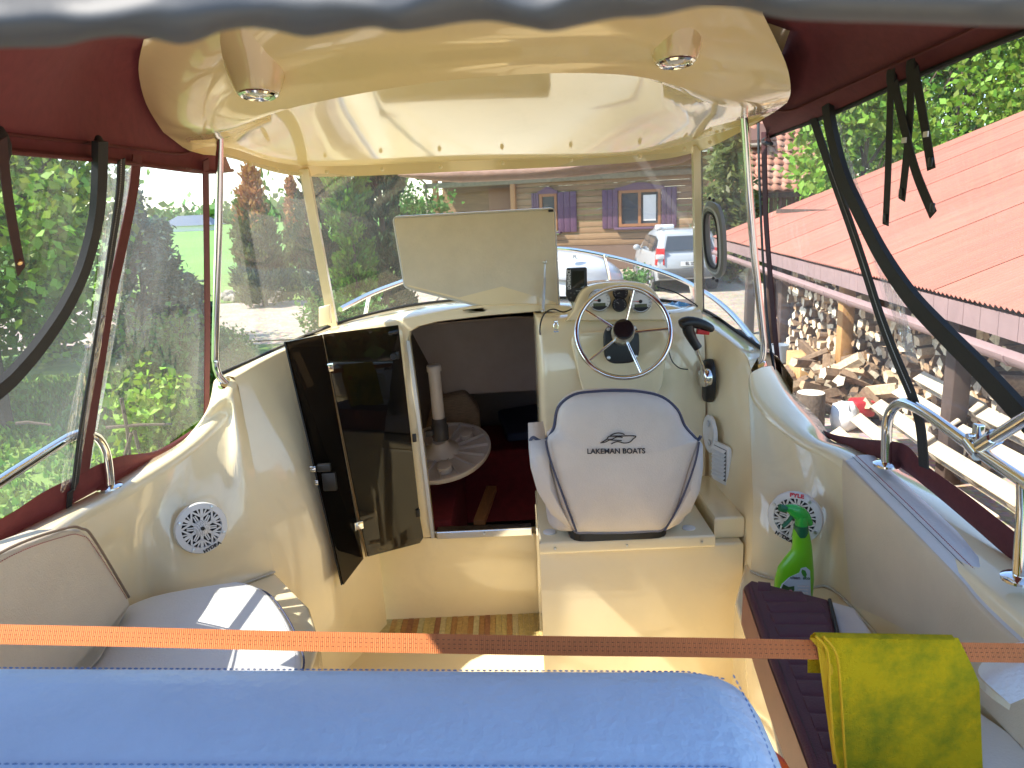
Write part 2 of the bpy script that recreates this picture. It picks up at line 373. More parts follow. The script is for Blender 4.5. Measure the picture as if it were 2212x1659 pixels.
outR = [o + V(.05, 0, -.03) for o in OR[:4]] + [WX(1812, 962, 1.12), WX(1768, 905, 1.10), WX(1722, 858, 1.07), WX(1694, 815, 1.05)]
obj('gunwale', sheet([lower(OR, .9, .22), [o + V(.02, 0, -.10) for o in outR], outR, OR, a, b, c, d], 8), GEL, boat, sharp=0)
obj('cockpit_wall', sheet([d, [p.lerp(q, .5) for p, q in zip(d, midR)], midR, lowR, lower(lowR, FLZ)], 8), GEL, boat, sharp=0)
rimR = [WY(1622, 802, 2.55), WY(1607, 765, 2.60), WY(1570, 735, 2.69), WY(1536, 711, 2.77), WY(1495, 685, 2.84), WY(1455, 665, 2.88)]
obj('helm_side_wall', sheet([rimR, [p + V(-.01, -.006, -.03) for p in rimR], [V(.785, 2.29, 1.5), V(.765, 2.45, 1.5), V(.757, 2.6, 1.5), V(.757, 2.68, 1.5), V(.752, 2.75, 1.5), V(.70, 2.82, 1.5)],
     [V(.77, 2.245, 1.25), V(.758, 2.42, 1.25), V(.755, 2.56, 1.25), V(.755, 2.65, 1.25), V(.752, 2.75, 1.25), V(.7, 2.8, 1.25)], [V(.77, 2.245, FLZ), V(.758, 2.42, FLZ), V(.755, 2.56, FLZ), V(.755, 2.65, FLZ), V(.752, 2.75, FLZ), V(.7, 2.8, FLZ)]], 6), GEL, boat, sharp=0)
obj('seat_base', prism([V(1.02, .3, 1.28), V(1.02, 2.05, 1.28), V(.92, 2.2, 1.28), V(.78, 2.33, 1.28), V(.66, 2.06, 1.28), V(.60, 1.6, 1.28), V(.52, 1.2, 1.28), V(.45, .3, 1.28)], V(0, 0, -.545), .012), GEL, boat)
# ---- floor and rug ledge
obj('cockpit_floor', box((0, 1.3, FLZ - .02), (2.3, 3.3, .04)), GEL, boat, smooth=False)
# ---- bulkhead with the cabin opening
BY = 2.93
oL = [WY(934, 1160, BY), WY(916, 1010, BY), WY(896, 850, BY), WY(880, 735, BY), WY(884, 716, BY), WY(905, 704, BY), WY(945, 694, BY), WY(1050, 681, BY), WY(1176, 671, BY)]
lo_ = [V(-.62, BY, 1.13), V(-.62, BY, 1.4), V(-.62, BY, 1.7), V(-.66, BY, 1.98), WY(720, 724, BY), WY(862, 694, BY), WY(940, 676, BY), WY(1050, 664, BY), WY(1180, 658, BY)]
def back(r, dy): return [p + V(0, dy, 0) for p in r]
obj('bulkhead', join(loft([lo_, oL, [p + V(.006 if i < 4 else .003, .012, -.004 if i > 3 else 0) for i, p in enumerate(oL)], back([p + V(.006 if i < 4 else .003, 0, -.004 if i > 3 else 0) for i, p in enumerate(oL)], .06)]),
     loft([[V(-.64, BY, FLZ), V(-.2, BY, FLZ), V(.13, BY, FLZ)], [V(-.63, BY - .002, .98), V(-.2, BY - .002, .98), V(.13, BY - .002, .98)], [V(-.63, BY, 1.13), V(-.2, BY, 1.13), V(.13, BY, 1.13)], [V(-.63, BY + .06, 1.135), V(-.2, BY + .06, 1.135), V(.13, BY + .06, 1.135)]])), GEL, boat, sharp=40)
jamb = [p + V(.004, -.006, 0) for p in oL[:4]]
obj('door_jamb', strip(spline(jamb, 3), .014, .012, up=(0, 1, 0)), ALU, boat, smooth=False)
obj('door_jamb', strip([WY(1176, 690, 2.9), WY(1168, 1085, 2.9)], .012, .02, up=(0, 1, 0)), ALU, boat, smooth=False)
obj('door_sill', join(box(WY(1046, 1140, BY - .01), (.40, .05, .004)), box(WY(1046, 1153, BY - .035), (.40, .006, .028))), CHROME, boat, smooth=False)
# ---- dashboard top and foredeck
D0 = [WY(507, 818, 2.56), WY(618, 757, 2.76), WY(730, 722, 2.9), WY(870, 692, BY), WY(1000, 668, BY), WY(1100, 660, BY), WY(1190, 662, BY), WY(1300, 668, 2.9), WY(1455, 665, 2.88), WY(1536, 711, 2.77), WY(1607, 765, 2.60), WY(1622, 802, 2.55)]
D1 = [WY(474, 812, 2.60), WY(570, 768, 2.82), WY(659, 728, 3.02), WY(770, 688, 3.18), WY(900, 660, 3.25), WY(1050, 646, 3.3), WY(1180, 645, 3.3), WY(1330, 646, 3.28), WY(1440, 652, 3.2), WY(1520, 672, 3.1), WY(1585, 714, 2.93), WY(1648, 757, 2.7)]
D2 = [V(-1.06, 2.62, 1.80), V(-1.12, 3.0, 1.74), V(-1.15, 3.5, 1.76), V(-.95, 4.1, 1.76), V(-.6, 4.9, 1.74), V(-.15, 5.5, 1.7), V(.1, 5.5, 1.7), V(.5, 4.9, 1.74), V(.85, 4.1, 1.76), V(1.08, 3.5, 1.76), V(1.12, 3.0, 1.80), V(1.04, 2.65, 1.83)]
obj('dashboard', sheet([[p + V(0, 0, -.02) for p in D0], D0, [p.lerp(q, .06) + V(0, 0, .006) for p, q in zip(D0, D1)], [p.lerp(q, .5) + V(0, 0, .006) for p, q in zip(D0, D1)], D1], 6), GEL, boat, sharp=0)
obj('foredeck', sheet([D1, [p.lerp(q, .5) + V(0, 0, .03) for p, q in zip(D1, D2)], D2, lower(D2, 1.0)], 6), GEL, boat, sharp=50)
# ---- cabin inside
LIN = mat('cabin_lining', (0.30, 0.25, 0.24), rough=0.9, var=0.06)
CABR = mat('cabin_red_fabric', (0.16, 0.012, 0.02), rough=0.85, var=0.2, vscale=20)
WOOD = mat('varnished_wood', (0.34, 0.16, 0.06), rough=0.4, var=0.2, vscale=10, stretch=(8, 1, 1))
obj('cabin_lining', join(
    loft([[V(-.98, 2.99, .5), V(-1.0, 2.99, 1.95)], [V(-.85, 4.0, .5), V(-.85, 4.0, 1.9)], [V(-.25, 4.75, .5), V(-.25, 4.75, 1.85)], [V(.3, 4.75, .5), V(.3, 4.75, 1.85)], [V(.85, 4.0, .5), V(.85, 4.0, 1.9)], [V(.98, 3.0, .5), V(1.0, 3.0, 1.95)]]),
    loft([[V(-.9, 2.995, 2.02), V(0, 2.995, 2.06), V(.9, 2.995, 2.02)], [V(-.8, 4.0, 1.88), V(0, 4.0, 1.9), V(.8, 4.0, 1.88)], [V(-.2, 4.78, 1.8), V(0, 4.78, 1.82), V(.2, 4.78, 1.8)]]),
    loft([[V(-1, 2.99, .55), V(1, 2.99, .55)], [V(-1, 4.8, .55), V(1, 4.8, .55)]])), LIN, boat, smooth=False)
obj('cabin_partition', prism([V(-.35, 3.75, 1.55), V(.95, 3.75, 1.57), V(.95, 3.75, 2.0), V(-.55, 3.75, 2.0)], V(0, .02, 0)), LIN, boat, smooth=False)
obj('berth', join(box((-.62, 3.65, .95), (.66, 1.25, .44), bev=.02), box((.1, 4.2, .95), (.9, .5, .44), bev=.02)), CABR, boat)
obj('berth_trim', strip([WY(1035, 1130, 3.1), WY(1062, 1055, 3.5)], .03, .05, up=(1, 0, 0)), WOOD, boat, smooth=False)
# ---- hardtop
R0 = [WY(312, 80, 2.0), WY(420, 5, 1.95), WY(700, -30, 1.9), WY(1000, -50, 1.9), WY(1350, -40, 1.9), WY(1560, -10, 1.95), WY(1648, 30, 2.0)]
R1 = [WY(299, 150, 2.10), WY(425, 140, 2.04), WY(700, 95, 1.98), WY(1000, 72, 1.96), WY(1350, 72, 1.98), WY(1585, 105, 2.06), WY(1697, 135, 2.10)]
R2 = [WY(316, 225, 2.2), WY(412, 258, 2.2), WY(620, 188, 2.12), WY(1000, 138, 2.06), WY(1350, 132, 2.08), WY(1620, 178, 2.18), WY(1708, 195, 2.2)]
R3 = [WY(352, 285, 2.34), WY(470, 284, 2.28), WY(660, 226, 2.18), WY(1000, 170, 2.10), WY(1350, 162, 2.11), WY(1570, 218, 2.24), WY(1700, 222, 2.34)]
R3b = [p + V(0, .014, .004) for p in R3]
R4 = [p + V(0, .05, dz) for p, dz in zip(R3, (0, 0, .07, .10, .10, 0, 0))]
R5a = [WY(395, 318, 2.5), WY(490, 312, 2.66), WY(650, 352, 2.94), WY(1000, 342, 3.04), WY(1350, 330, 3.04), WY(1495, 300, 2.92), WY(1672, 243, 2.5)]
R5 = [WY(410, 326, 2.56), WY(490, 318, 2.68), WY(655, 358, 2.97), WY(1000, 347, 3.08), WY(1350, 334, 3.08), WY(1498, 304, 2.96), WY(1650, 255, 2.56)]
R6 = [WY(440, 334, 2.60), WY(500, 342, 2.71), WY(660, 381, 2.99), WY(1000, 370, 3.1), WY(1350, 352, 3.1), WY(1502, 329, 2.99), WY(1625, 272, 2.60)]
R7 = [p + V(sx * .05, .03, .02) for p, sx in zip(R6, (-1, -1, -.6, 0, 0, .6, 1))]
R8 = [p + V(sx * .07, .05 if i not in (0, 6) else 0, .16) for i, (p, sx) in enumerate(zip(R6, (-1, -1, -.6, 0, 0, .6, 1)))]
R9 = [p + V(sx * .03, .05, .10) for p, sx in zip(R1, (-1, -.5, 0, 0, 0, .5, 1))]
R10 = [p + V(0, .0, .03) for p in R0]
for _i in (0, 1, 5, 6): R3b[_i] = R3[_i].lerp(R5a[_i], .12); R4[_i] = R3[_i].lerp(R5a[_i], .3)
mid45 = [p.lerp(q, .5) + V(0, 0, dz) for p, q, dz in zip(R4, R5a, (0, .004, .03, .03, .03, .004, 0))]
rows = [spline(r, 10) for r in (R0, R1, R2, R3, R3b, R4, mid45, R5a, R5, R6, R7, R8, R9, R10)]
# smooth along the boat between the rim and the arch edge
rr = []
for j in range(3):
    for q in range(4): rr.append([cat1(rows[max(0, j - 1)][i], rows[j][i], rows[j + 1][i], rows[min(3, j + 2)][i], q / 4) for i in range(len(rows[0]))])
rr += rows[3:]
hardtop = obj('hardtop', loft(rr, closed_v=True), GELR, boat, sharp=42)
for px, py, yy in [(541, 355, 2.76), (598, 368, 2.86), (650, 376, 2.96), (706, 371, 3.0), (826, 366, 3.03), (952, 360, 3.06), (1086, 352, 3.07), (1234, 346, 3.07), (1382, 339, 3.06), (1478, 322, 3.0), (1533, 308, 2.9), (1562, 280, 2.8)]:
    obj('screw_cap', ball(WY(px, py, yy - .03), .008, 10, (1, .6, 1)), GEL, hardtop)
for px, py in ((557, 196), (1460, 126)):
    c = WY(px, py, 2.06); ax = V(0, -.12, -1).normalized()
    obj('light_pod', lathe([(.13, -.16), (.10, -.10), (.080, -.065), (.066, -.02), (.058, 0), (.053, .008), (.04, .008)], c, ax, 28), GELR, hardtop, sharp=50)
    obj('light_bezel', lathe([(.05, .005), (.05, .012), (.044, .016), (.038, .012), (.036, .006)], c, ax, 28), CHROME, hardtop, sharp=50)
    obj('light_lens', lathe([(.036, .007), (.026, .004), (.02, .010), (.006, .013)], c, ax, 20), MATS.get('lens') or mat('lens', (.55, .55, .55), rough=.15, coat=.5), hardtop)
# ---- posts
for pts, base, ax in (([WY(475, 290, 2.5), WY(472, 500, 2.52), WY(465, 745, 2.53), WY(466, 785, 2.53), WY(472, 810, 2.53), WY(488, 828, 2.545)], WY(490, 832, 2.55), V(.5, -.5, .6)),
                ([WY(1605, 212, 2.5), WY(1622, 470, 2.55), WY(1646, 705, 2.6), WY(1650, 745, 2.61), WY(1648, 770, 2.615), WY(1640, 785, 2.62)], WY(1638, 790, 2.625), V(-.5, -.5, .6))):
    p = obj('support_post', tube(spline(pts, 8), .0125, 14), CHROME, boat)
    obj('base_flange', lathe([(.030, -.012), (.031, .004), (.028, .012), (.016, .016)], base, ax, 20), CHROME, p, sharp=50)
    obj('top_flange', lathe([(.030, 0), (.030, .006), (.014, .009)], pts[0] + V(0, 0, -.004), (0, 0, -1), 20), CHROME, p, sharp=50)
# ---- windscreen
ws = bpy.data.objects.new('windscreen', None); COL.objects.link(ws); ws.parent = boat; ORG[ws.name] = ORG[boat.name]
bl0, bl, br, br0 = WY(474, 810, 2.6), WY(722, 701, 3.13), WY(1508, 666, 3.11), WY(1648, 755, 2.7)
tl0, tl, tr, tr0 = WY(478, 330, 2.58), WY(660, 376, 2.99), WY(1502, 326, 2.99), WY(1622, 268, 2.62)
obj('pane', sheet([[bl0, bl0.lerp(bl, .5) + V(-.02, .01, 0), bl], [tl0, tl0.lerp(tl, .5) + V(-.02, .02, 0), tl]], 6), GLASS, ws)
cb = [bl] + D1[3:9] + [br]; ct = [tl, tl.lerp(tr, .14) + V(0, .06, 0), tl.lerp(tr, .3) + V(0, .1, 0), tl.lerp(tr, .47) + V(0, .12, 0), tl.lerp(tr, .6) + V(0, .12, 0), tl.lerp(tr, .75) + V(0, .1, 0), tl.lerp(tr, .88) + V(0, .06, 0), tr]
obj('pane', sheet([cb, ct], 4), GLASS, ws)
obj('pane', sheet([[br, br.lerp(br0, .5) + V(.03, .01, 0), br0], [tr, tr.lerp(tr0, .5) + V(.03, .02, 0), tr0]], 6), GLASS, ws)
obj('mullion', strip([bl + V(0, -.01, -.02), tl + V(0, -.01, .02)], .036, .03, up=(0, 1, 0)), GEL, ws, smooth=False)
obj('mullion', strip([br + V(0, -.01, -.02), tr + V(0, -.01, .02)], [.026, .03], .03, up=(0, 1, 0)), GEL, ws, smooth=False)
obj('gasket', tube(spline([p + V(0, -.004, .004) for p in D1], 6), .0075, 8), RUBBER, ws)
obj('edge_seal', tube([br + V(.02, -.012, 0), tr + V(.02, -.012, .02)], .0035, 6), RUBBER, ws)
obj('edge_seal', tube([bl + V(-.02, -.012, 0), tl + V(-.02, -.012, .02)], .0035, 6), RUBBER, ws)
obj('hinge_cover', prism([WY(688, 664, 3.0), WY(712, 658, 3.0), WY(714, 700, 3.0), WY(688, 706, 3.0)], V(0, .03, 0), .006), GEL, boat)
# opening porthole in the right pane
e1 = (br0 - br).normalized(); e2 = (tr.lerp(tr0, .5) - br.lerp(br0, .5)).normalized(); nrm = e1.cross(e2).normalized(); nrm = nrm if nrm.y < 0 else -nrm
pc = WY(1545, 518, 2.93); pts = []
for q in range(40):
    an = 2 * math.pi * q / 40; cx, sy = math.cos(an), math.sin(an)
    sc = .055 / 1; pts.append(pc + e1 * (.058 * (abs(cx) ** .7) * (1 if cx > 0 else -1)) + e2 * (.128 * (abs(sy) ** .75) * (1 if sy > 0 else -1)) )
def pring(f, d): return [pc + (p - pc) * f + nrm * d for p in pts]
pf = obj('porthole', loft([pring(1.14, 0), pring(1.16, .008), pring(1.08, .012), pring(1.0, .018), pring(.84, .018), pring(.80, .0), pring(.92, -.012), pring(1.10, -.010)], closed_u=True, closed_v=True), mat('grey_porthole_frame', (.20, .20, .19), rough=.45), boat, sharp=40)
obj('seal', tube(pring(.84, .018), .005, 8, closed=True), RUBBER, pf)
obj('inner_ring', tube(pring(1.0, .018), .004, 8, closed=True), mat('pale_grey_ring', (.45, .45, .44), rough=.4), pf)
for sy in (-1, 1):
    for sx in (-.3, .3):
        obj('screw_knob', ball(pc + e2 * (.158 * sy) + e1 * (.045 * sx) + nrm * .008, .007, 8), BLACK, pf)
# rolled canvas cover hanging outside the top of the windscreen
rc = [WY(860, 378, 3.16), WY(960, 381, 3.2), WY(1100, 376, 3.22), WY(1250, 367, 3.22), WY(1400, 350, 3.18), WY(1500, 332, 3.08)]
tag(obj('rolled_canvas_cover', tube(spline(rc, 8), [.004 + .022 * min(1, i / 10, (41 - i) / 4) for i in range(41)], 12), mat('mauve_canvas', (.34, .23, .21), rough=.9, var=.1, vscale=30, bump=.3, bscale=40), None), 'mauve canvas cover rolled up under the front of the hardtop', 'canvas cover')
# ---- bow rail
obj('bow_rail', join(tube(spline([WY(735, 668, 3.3), WY(800, 635, 3.6), WY(870, 608, 4.0), WY(1000, 560, 5.0), WY(1100, 540, 5.5), WY(1215, 537, 5.3), WY(1330, 557, 4.7), WY(1430, 587, 4.1), WY(1500, 618, 3.7), WY(1570, 668, 3.3), WY(1640, 748, 2.8)], 8), .0125, 10),
     tube([WY(797, 638, 3.6), WY(787, 690, 3.6)], .010, 8), tube([WY(1305, 550, 4.8), WY(1326, 640, 4.8)], .010, 8), tube([WY(1492, 614, 3.75), WY(1508, 690, 3.75)], .010, 8)), CHROME, boat)
# ---- raised hatch lid with its gas strut
HL = mat('hatch_inner', (.66, .58, .44), rough=.55, var=.08, vscale=5, bump=.12, bscale=90)
def rounded(poly, r=.3, k=4):
    out = []; n = len(poly)
    for i, p in enumerate(poly):
        a, b = poly[i - 1], poly[(i + 1) % n]
        p0 = p + (a - p).normalized() * r; p1 = p + (b - p).normalized() * r
        for q in range(k + 1):
            t = q / k; out.append((1 - t) ** 2 * p0 + 2 * t * (1 - t) * p + t * t * p1)
    return out
hp = rounded([WY(849, 470, 3.02), WY(1198, 451, 3.02), WY(1208, 665, 2.955), WY(1052, 666, 2.955), WY(874, 621, 2.97)], .018)
hatch = obj('hatch_lid', prism(hp, V(0, .03, .008), .010), GEL, boat)
hi = [p + (sum(hp, Vector()) / len(hp) - p) * .022 + V(0, -.003, 0) for p in hp]
obj('lid_lining', prism(hi, V(0, .006, 0)), HL, hatch, smooth=False)
obj('rim_seal', tube([p + V(0, .004, 0) for p in hp], .0045, 6, closed=True), mat('pale_seal', (.6, .58, .55), rough=.5), hatch)
for px in (1060, 1182): obj('hinge', box(WY(px, 667, 2.945), (.018, .012, .012), bev=.002), ALU, hatch)
obj('lid_catch', box(WY(1190, 455, 3.01), (.02, .015, .01), bev=.002), BLACK, hatch)
obj('gas_strut', join(tube([WY(1177, 566, 2.95), WY(1176, 620, 2.93)], .0035, 8), tube([WY(1176, 600, 2.94), WY(1173, 672, 2.90)], .0065, 8), ball(WY(1177, 566, 2.95), .009, 8), ball(WY(1173, 672, 2.90), .009, 8)), ALU, boat)
# ---- smoked folding door
def slab(q, t, m, name, root, bev=.002):
    q = [Vector(p) for p in q]; n = (q[1] - q[0]).cross(q[3] - q[0]).normalized()
    return obj(name, prism(q, n * t, bev), m, root)
d1 = [WY(697, 722, 2.78), WY(859, 702, 2.905), WY(906, 1120, 2.905), WY(913, 1160, 2.9), WY(905, 1172, 2.89), WY(793, 1201, 2.775)]
d2 = [WY(617, 738, 2.60), WY(694, 723, 2.775), WY(783, 1206, 2.765), WY(740, 1262, 2.56)]
door1 = obj('cabin_door_panel', prism(d1, V(.004, -.006, 0)), SMOKE, boat, smooth=False)
door2 = obj('cabin_door_panel', prism(d2, V(.005, -.004, 0)), SMOKE, boat, smooth=False)
EDGE = mat('acrylic_edge', (.25, .15, .06), rough=.3)
obj('panel_edge', strip([d1[0] + V(-.003, -.004, 0), d1[5] + V(-.003, -.004, 0)], .005, .006, up=(0, 1, 0)), EDGE, door1, smooth=False)
obj('panel_edge', strip([d2[0] + V(-.002, -.003, 0), d2[3] + V(-.002, -.003, 0)], .005, .010, up=(0, 1, 0)), BLACK, door2, smooth=False)
def leaf_hinge(px, py, y, w=.03):
    c = WY(px, py, y); x = (d1[1] - d1[0]).normalized()
    h = obj('hinge', join(box(c + x * w * .55, (w, .003, .032), (x, V(-x.y, x.x, 0), V(0, 0, 1)), .001), box(c - x * w * .25, (w * .55, .003, .032), (V(.4, .9, 0).normalized(), V(-.9, .4, 0).normalized(), V(0, 0, 1)), .001), tube([c + V(0, -.004, -.017), c + V(0, -.004, .017)], .004, 8)), CHROME, door1)
leaf_hinge(702, 795, 2.765); leaf_hinge(768, 1137, 2.755)
obj('latch_knob', join(lathe([(.014, 0), (.016, .012), (.012, .02)], WY(851, 768, 2.895), (0, -1, 0), 16), box(WY(859, 767, 2.89), (.012, .02, .03), bev=.002)), BLACK, door1)
for px, py in ((903, 1108), (895, 946)): obj('magnet_catch', box(WY(px, py, 2.893), (.016, .012, .034), bev=.002), BLACK, door1)
obj('latch_plate', box(WY(676, 1013, 2.55), (.022, .01, .022), bev=.002), CHROME, door2)
obj('latch_plate', box(WY(684, 1042, 2.55), (.012, .01, .02), bev=.002), CHROME, door2)
obj('rotary_catch', join(box(WY(712, 1040, 2.58), (.05, .02, .07), bev=.004), box(WY(700, 1010, 2.58), (.05, .02, .03), bev=.004)), BLACK, door2)
obj('sticker', strip([WY(640, 762, 2.74), WY(672, 835, 2.72)], .03, .002, up=(0, 1, 0)), mat('cream_sticker', (.82, .74, .52), rough=.4), boat, smooth=False)
# ---- helm console
cx = [.098, .106, .16, .3, .45, .62, .74]
def crow(y, z, e=.0): return [V(cx[0], y + .2, z), V(cx[1], y + .02, z)] + [V(x, y, z) for x in cx[2:-1]] + [V(cx[-1], y + .02, z)]
con = [crow(2.70, 1.36), crow(2.71, 1.6), crow(2.73, 1.85), crow(2.76, 2.0), crow(2.79, 2.06), crow(2.83, 2.078), crow(2.93, 2.08)]
console = obj('helm_console', sheet(con, 4, 3), GEL, boat, sharp=50)
# dished steering panel
obj('steering_panel', prism(rounded([V(.22, 2.742, 2.03), V(.60, 2.742, 2.03), V(.56, 2.71, 1.78), V(.27, 2.71, 1.78)], .05, 5), V(0, -.014, -.003), .008), GEL, console)
# gauge pod
podp = [(1222, 694), (1238, 672), (1248, 645), (1262, 624), (1290, 613), (1340, 609), (1390, 612), (1416, 630), (1430, 655), (1440, 694)]
pod = [WY(p.x, p.y, 2.76 + (694 - p.y) * .0007) for p in spline([V(a, b, 0) for a, b in podp], 3)]
obj('gauge_pod', prism(pod, V(0, .30, -.02), .014), GEL, console)
pn = V(0, -1, .32).normalized()
GFACE = mat('white_dial', (.75, .75, .74), rough=.4); GDARK = mat('dark_dial', (.02, .02, .022), rough=.3); NEED = mat('red_needle', (.6, .06, .04), rough=.5); LCD = mat('lcd_panel', (.12, .14, .08), rough=.25)
px_, py_, _ = basis(pn)
def gauge(px, py, r, white):
    c = WY(px, py, 2.752 + (694 - py) * .0006)
    g = obj('gauge', lathe([(r * 1.04, -.004), (r * 1.06, .006), (r * .98, .011), (r * .92, .007), (r * .90, .004)], c, pn, 28), CHROME if white else BLACK, boat, sharp=50)
    obj('dial', lathe([(r * .92, .002), (r * .91, .0055), (.001, .0056)], c, pn, 28), GFACE if white else GDARK, g, sharp=50)
    if white:
        obj('display', prism([c + pn * .006 + px_ * (r * a) + py_ * (r * b) for a, b in ((-.55, -.22), (.55, -.22), (.55, -.5), (-.55, -.5))], pn * .0006), LCD, g, smooth=False)
        seg = [c + pn * .0062 + px_ * (r * .86 * math.cos(t)) + py_ * (r * .86 * math.sin(t)) for t in np.linspace(math.pi * 1.2, math.pi * 1.8, 12)]
        obj('lower_bezel', prism(seg, pn * .0008), GDARK, g, smooth=False)
        obj('needle', tube([c + pn * .007, c + pn * .007 - px_ * r * .72 + py_ * r * .05], [.0016, .0006], 5), NEED, g)
    else:
        obj('needle', tube([c + pn * .007 + px_ * r * .1, c + pn * .007 - px_ * r * .45 + py_ * r * (.35 if py > 640 else -.2)], [.0008, .0006], 5), WHITEP, g)
    obj('boss', lathe([(r * .16, .0055), (r * .15, .010), (.001, .0105)], c, pn, 14), BLACK, g)
    tk = []
    for t in np.linspace(math.pi * 1.15, -math.pi * .15, 13):
        dv = px_ * math.cos(t) + py_ * math.sin(t); tk.append(tube([c + pn * .0062 + dv * r * .74, c + pn * .0062 + dv * r * .86], .0007, 4))
    obj('tick_marks', join(*tk), BLACK if white else WHITEP, g)['kind'] = 'stuff'
gauge(1294, 650, .042, True); gauge(1383, 652, .043, True); gauge(1340, 632, .0275, False); gauge(1338, 658, .026, False)
# ---- steering wheel
hub = WY(1347, 712, 2.54); pl = WY(1341, 737, 2.70); wa = (hub - pl).normalized(); wx, wy, _ = basis(wa)
sw = bpy.data.objects.new('steering_wheel', None); COL.objects.link(sw); sw.parent = boat; ORG[sw.name] = ORG[boat.name]
wr = .163; wc = hub - wa * .02 + wy * -.004
obj('rim', tube([wc + (wx * math.cos(t) + wy * math.sin(t)) * wr for t in np.linspace(0, 2 * math.pi, 72, endpoint=False)], .0088, 12, closed=True), CHROME, sw)
for k in range(5):
    t = R(3 + 72 * k); dv = wx * math.cos(t) + wy * math.sin(t)
    obj('spoke', tube([wc - wa * .015 + dv * .03, wc + dv * (wr - .004)], .0048, 8), CHROME, sw)
obj('hub', lathe([(.038, -.085), (.041, -.05), (.039, -.004), (.036, .0)], hub, wa, 28), ALU, sw, sharp=40)
obj('hub_cap', lathe([(.036, -.002), (.037, .006), (.034, .012), (.02, .015), (.001, .015)], hub, wa, 28), mat('gloss_black', (.01, .01, .012), rough=.12, coat=.4), sw)
bz = basis(V(0, -1, .12)); bp_ = []
for k in range(32):
    t = 2 * math.pi * k / 32; cx_, sy_ = math.cos(t), math.sin(t)
    bp_.append(pl + bz[0] * (.066 * (abs(cx_) ** .6) * (1 if cx_ > 0 else -1)) + bz[1] * (.074 * (abs(sy_) ** .6) * (1 if sy_ > 0 else -1) - .008))
obj('wheel_base', prism(bp_, bz[2] * .022, .006), BLACK, sw)
for a_, b_ in ((-.048, .048), (.048, .048), (-.05, -.058), (.05, -.058)): obj('bolt', lathe([(.007, 0), (.007, .004), (.004, .005)], pl + bz[0] * a_ + bz[1] * b_ + bz[2] * .021, bz[2], 10), ALU, sw)
# hook latch on the console
hk = WY(1201, 702, 2.70)
obj('hook_latch', join(tube([hk + V(0, 0, .014), hk + V(-.008, -.003, 0), hk + V(-.006, -.003, -.016), hk + V(.006, -.003, -.016), hk + V(.008, -.003, 0), hk + V(0, 0, .014)], .0022, 6), box(hk + V(0, 0, .01), (.014, .006, .012), bev=.002), box(hk + V(0, .0, -.024), (.018, .004, .006))), CHROME, boat)
# ---- helm seat box
obj('seat_box', prism([V(.07, 2.30, 1.36), V(.07, 2.72, 1.36), V(.76, 2.72, 1.36), V(.76, 2.30, 1.36)], V(0, 0, -.63), .014), GEL, boat)
lid = obj('seat_box_lid', prism([V(.068, 2.27, 1.405), V(.072, 2.74, 1.405), V(.655, 2.74, 1.405), V(.655, 2.27, 1.405)], V(0, 0, -.045), .010), GEL, boat)
obj('side_ledge', prism([V(.668, 2.33, 1.44), V(.67, 2.73, 1.44), V(.77, 2.73, 1.44), V(.77, 2.33, 1.44)], V(0, 0, -.08), .012), GEL, boat)
for px, py in ((1187, 1150), (1488, 1141)):
    obj('lid_button', lathe([(.022, 0), (.022, .003), (.018, .005), (.001, .005)], WZ(px, py, 1.405), (0, 0, 1), 20), WHITEP, lid)
# ---- throttle on the side wall
th = bpy.data.objects.new('throttle_lever', None); COL.objects.link(th); th.parent = boat; ORG[th.name] = ORG[boat.name]
tb = WX(1534, 822, .752)
obj('lever_base', lathe([(.083, .0), (.085, .012), (.080, .03), (.07, .034)], tb + V(.008, 0, 0), (-1, 0, 0), 28, sx=.62), BLACK, th, sharp=50)
th1 = WY(1520, 815, tb.y - .03)
obj('lever_hub', lathe([(.036, 0), (.036, .02), (.030, .026), (.001, .026)], th1 + V(.015, 0, 0), (-1, -.25, 0), 20), CHROME, th, sharp=50)
g0, g1 = WY(1517, 790, tb.y - .04), WY(1492, 722, tb.y - .10)
obj('lever_arm', tube(spline([th1 + V(0, -.005, 0), g0, WY(1506, 760, tb.y - .07), g1], 5), [.026, .024, .022, .019, .017, .016, .015, .015, .015, .015, .015, .015, .015, .015, .014, .014], 10, flat=(1, .55)), CHROME, th)
gp = tb.y - .11
obj('grip', join(tube(spline([WY(1508, 752, gp), WY(1497, 735, gp), WY(1488, 716, gp), WY(1486, 702, gp)], 4), [.016, .016, .016, .0165, .017, .018, .019, .020, .021, .022, .022, .022, .022], 12),
     tube(spline([WY(1468, 703, gp), WY(1482, 697, gp), WY(1500, 697, gp), WY(1520, 702, gp), WY(1541, 713, gp)], 4), [.010, .019, .021, .022, .022, .022, .021, .021, .020, .020, .019, .018, .018, .017, .016, .014, .008], 12)), BLACK, th)
obj('trigger', prism([WY(1508, 711, gp - .012), WY(1534, 717, gp - .012), WY(1532, 724, gp - .012), WY(1505, 722, gp - .012)], V(0, .024, 0), .003), mat('red_plastic', (.55, .02, .02), rough=.4), th)
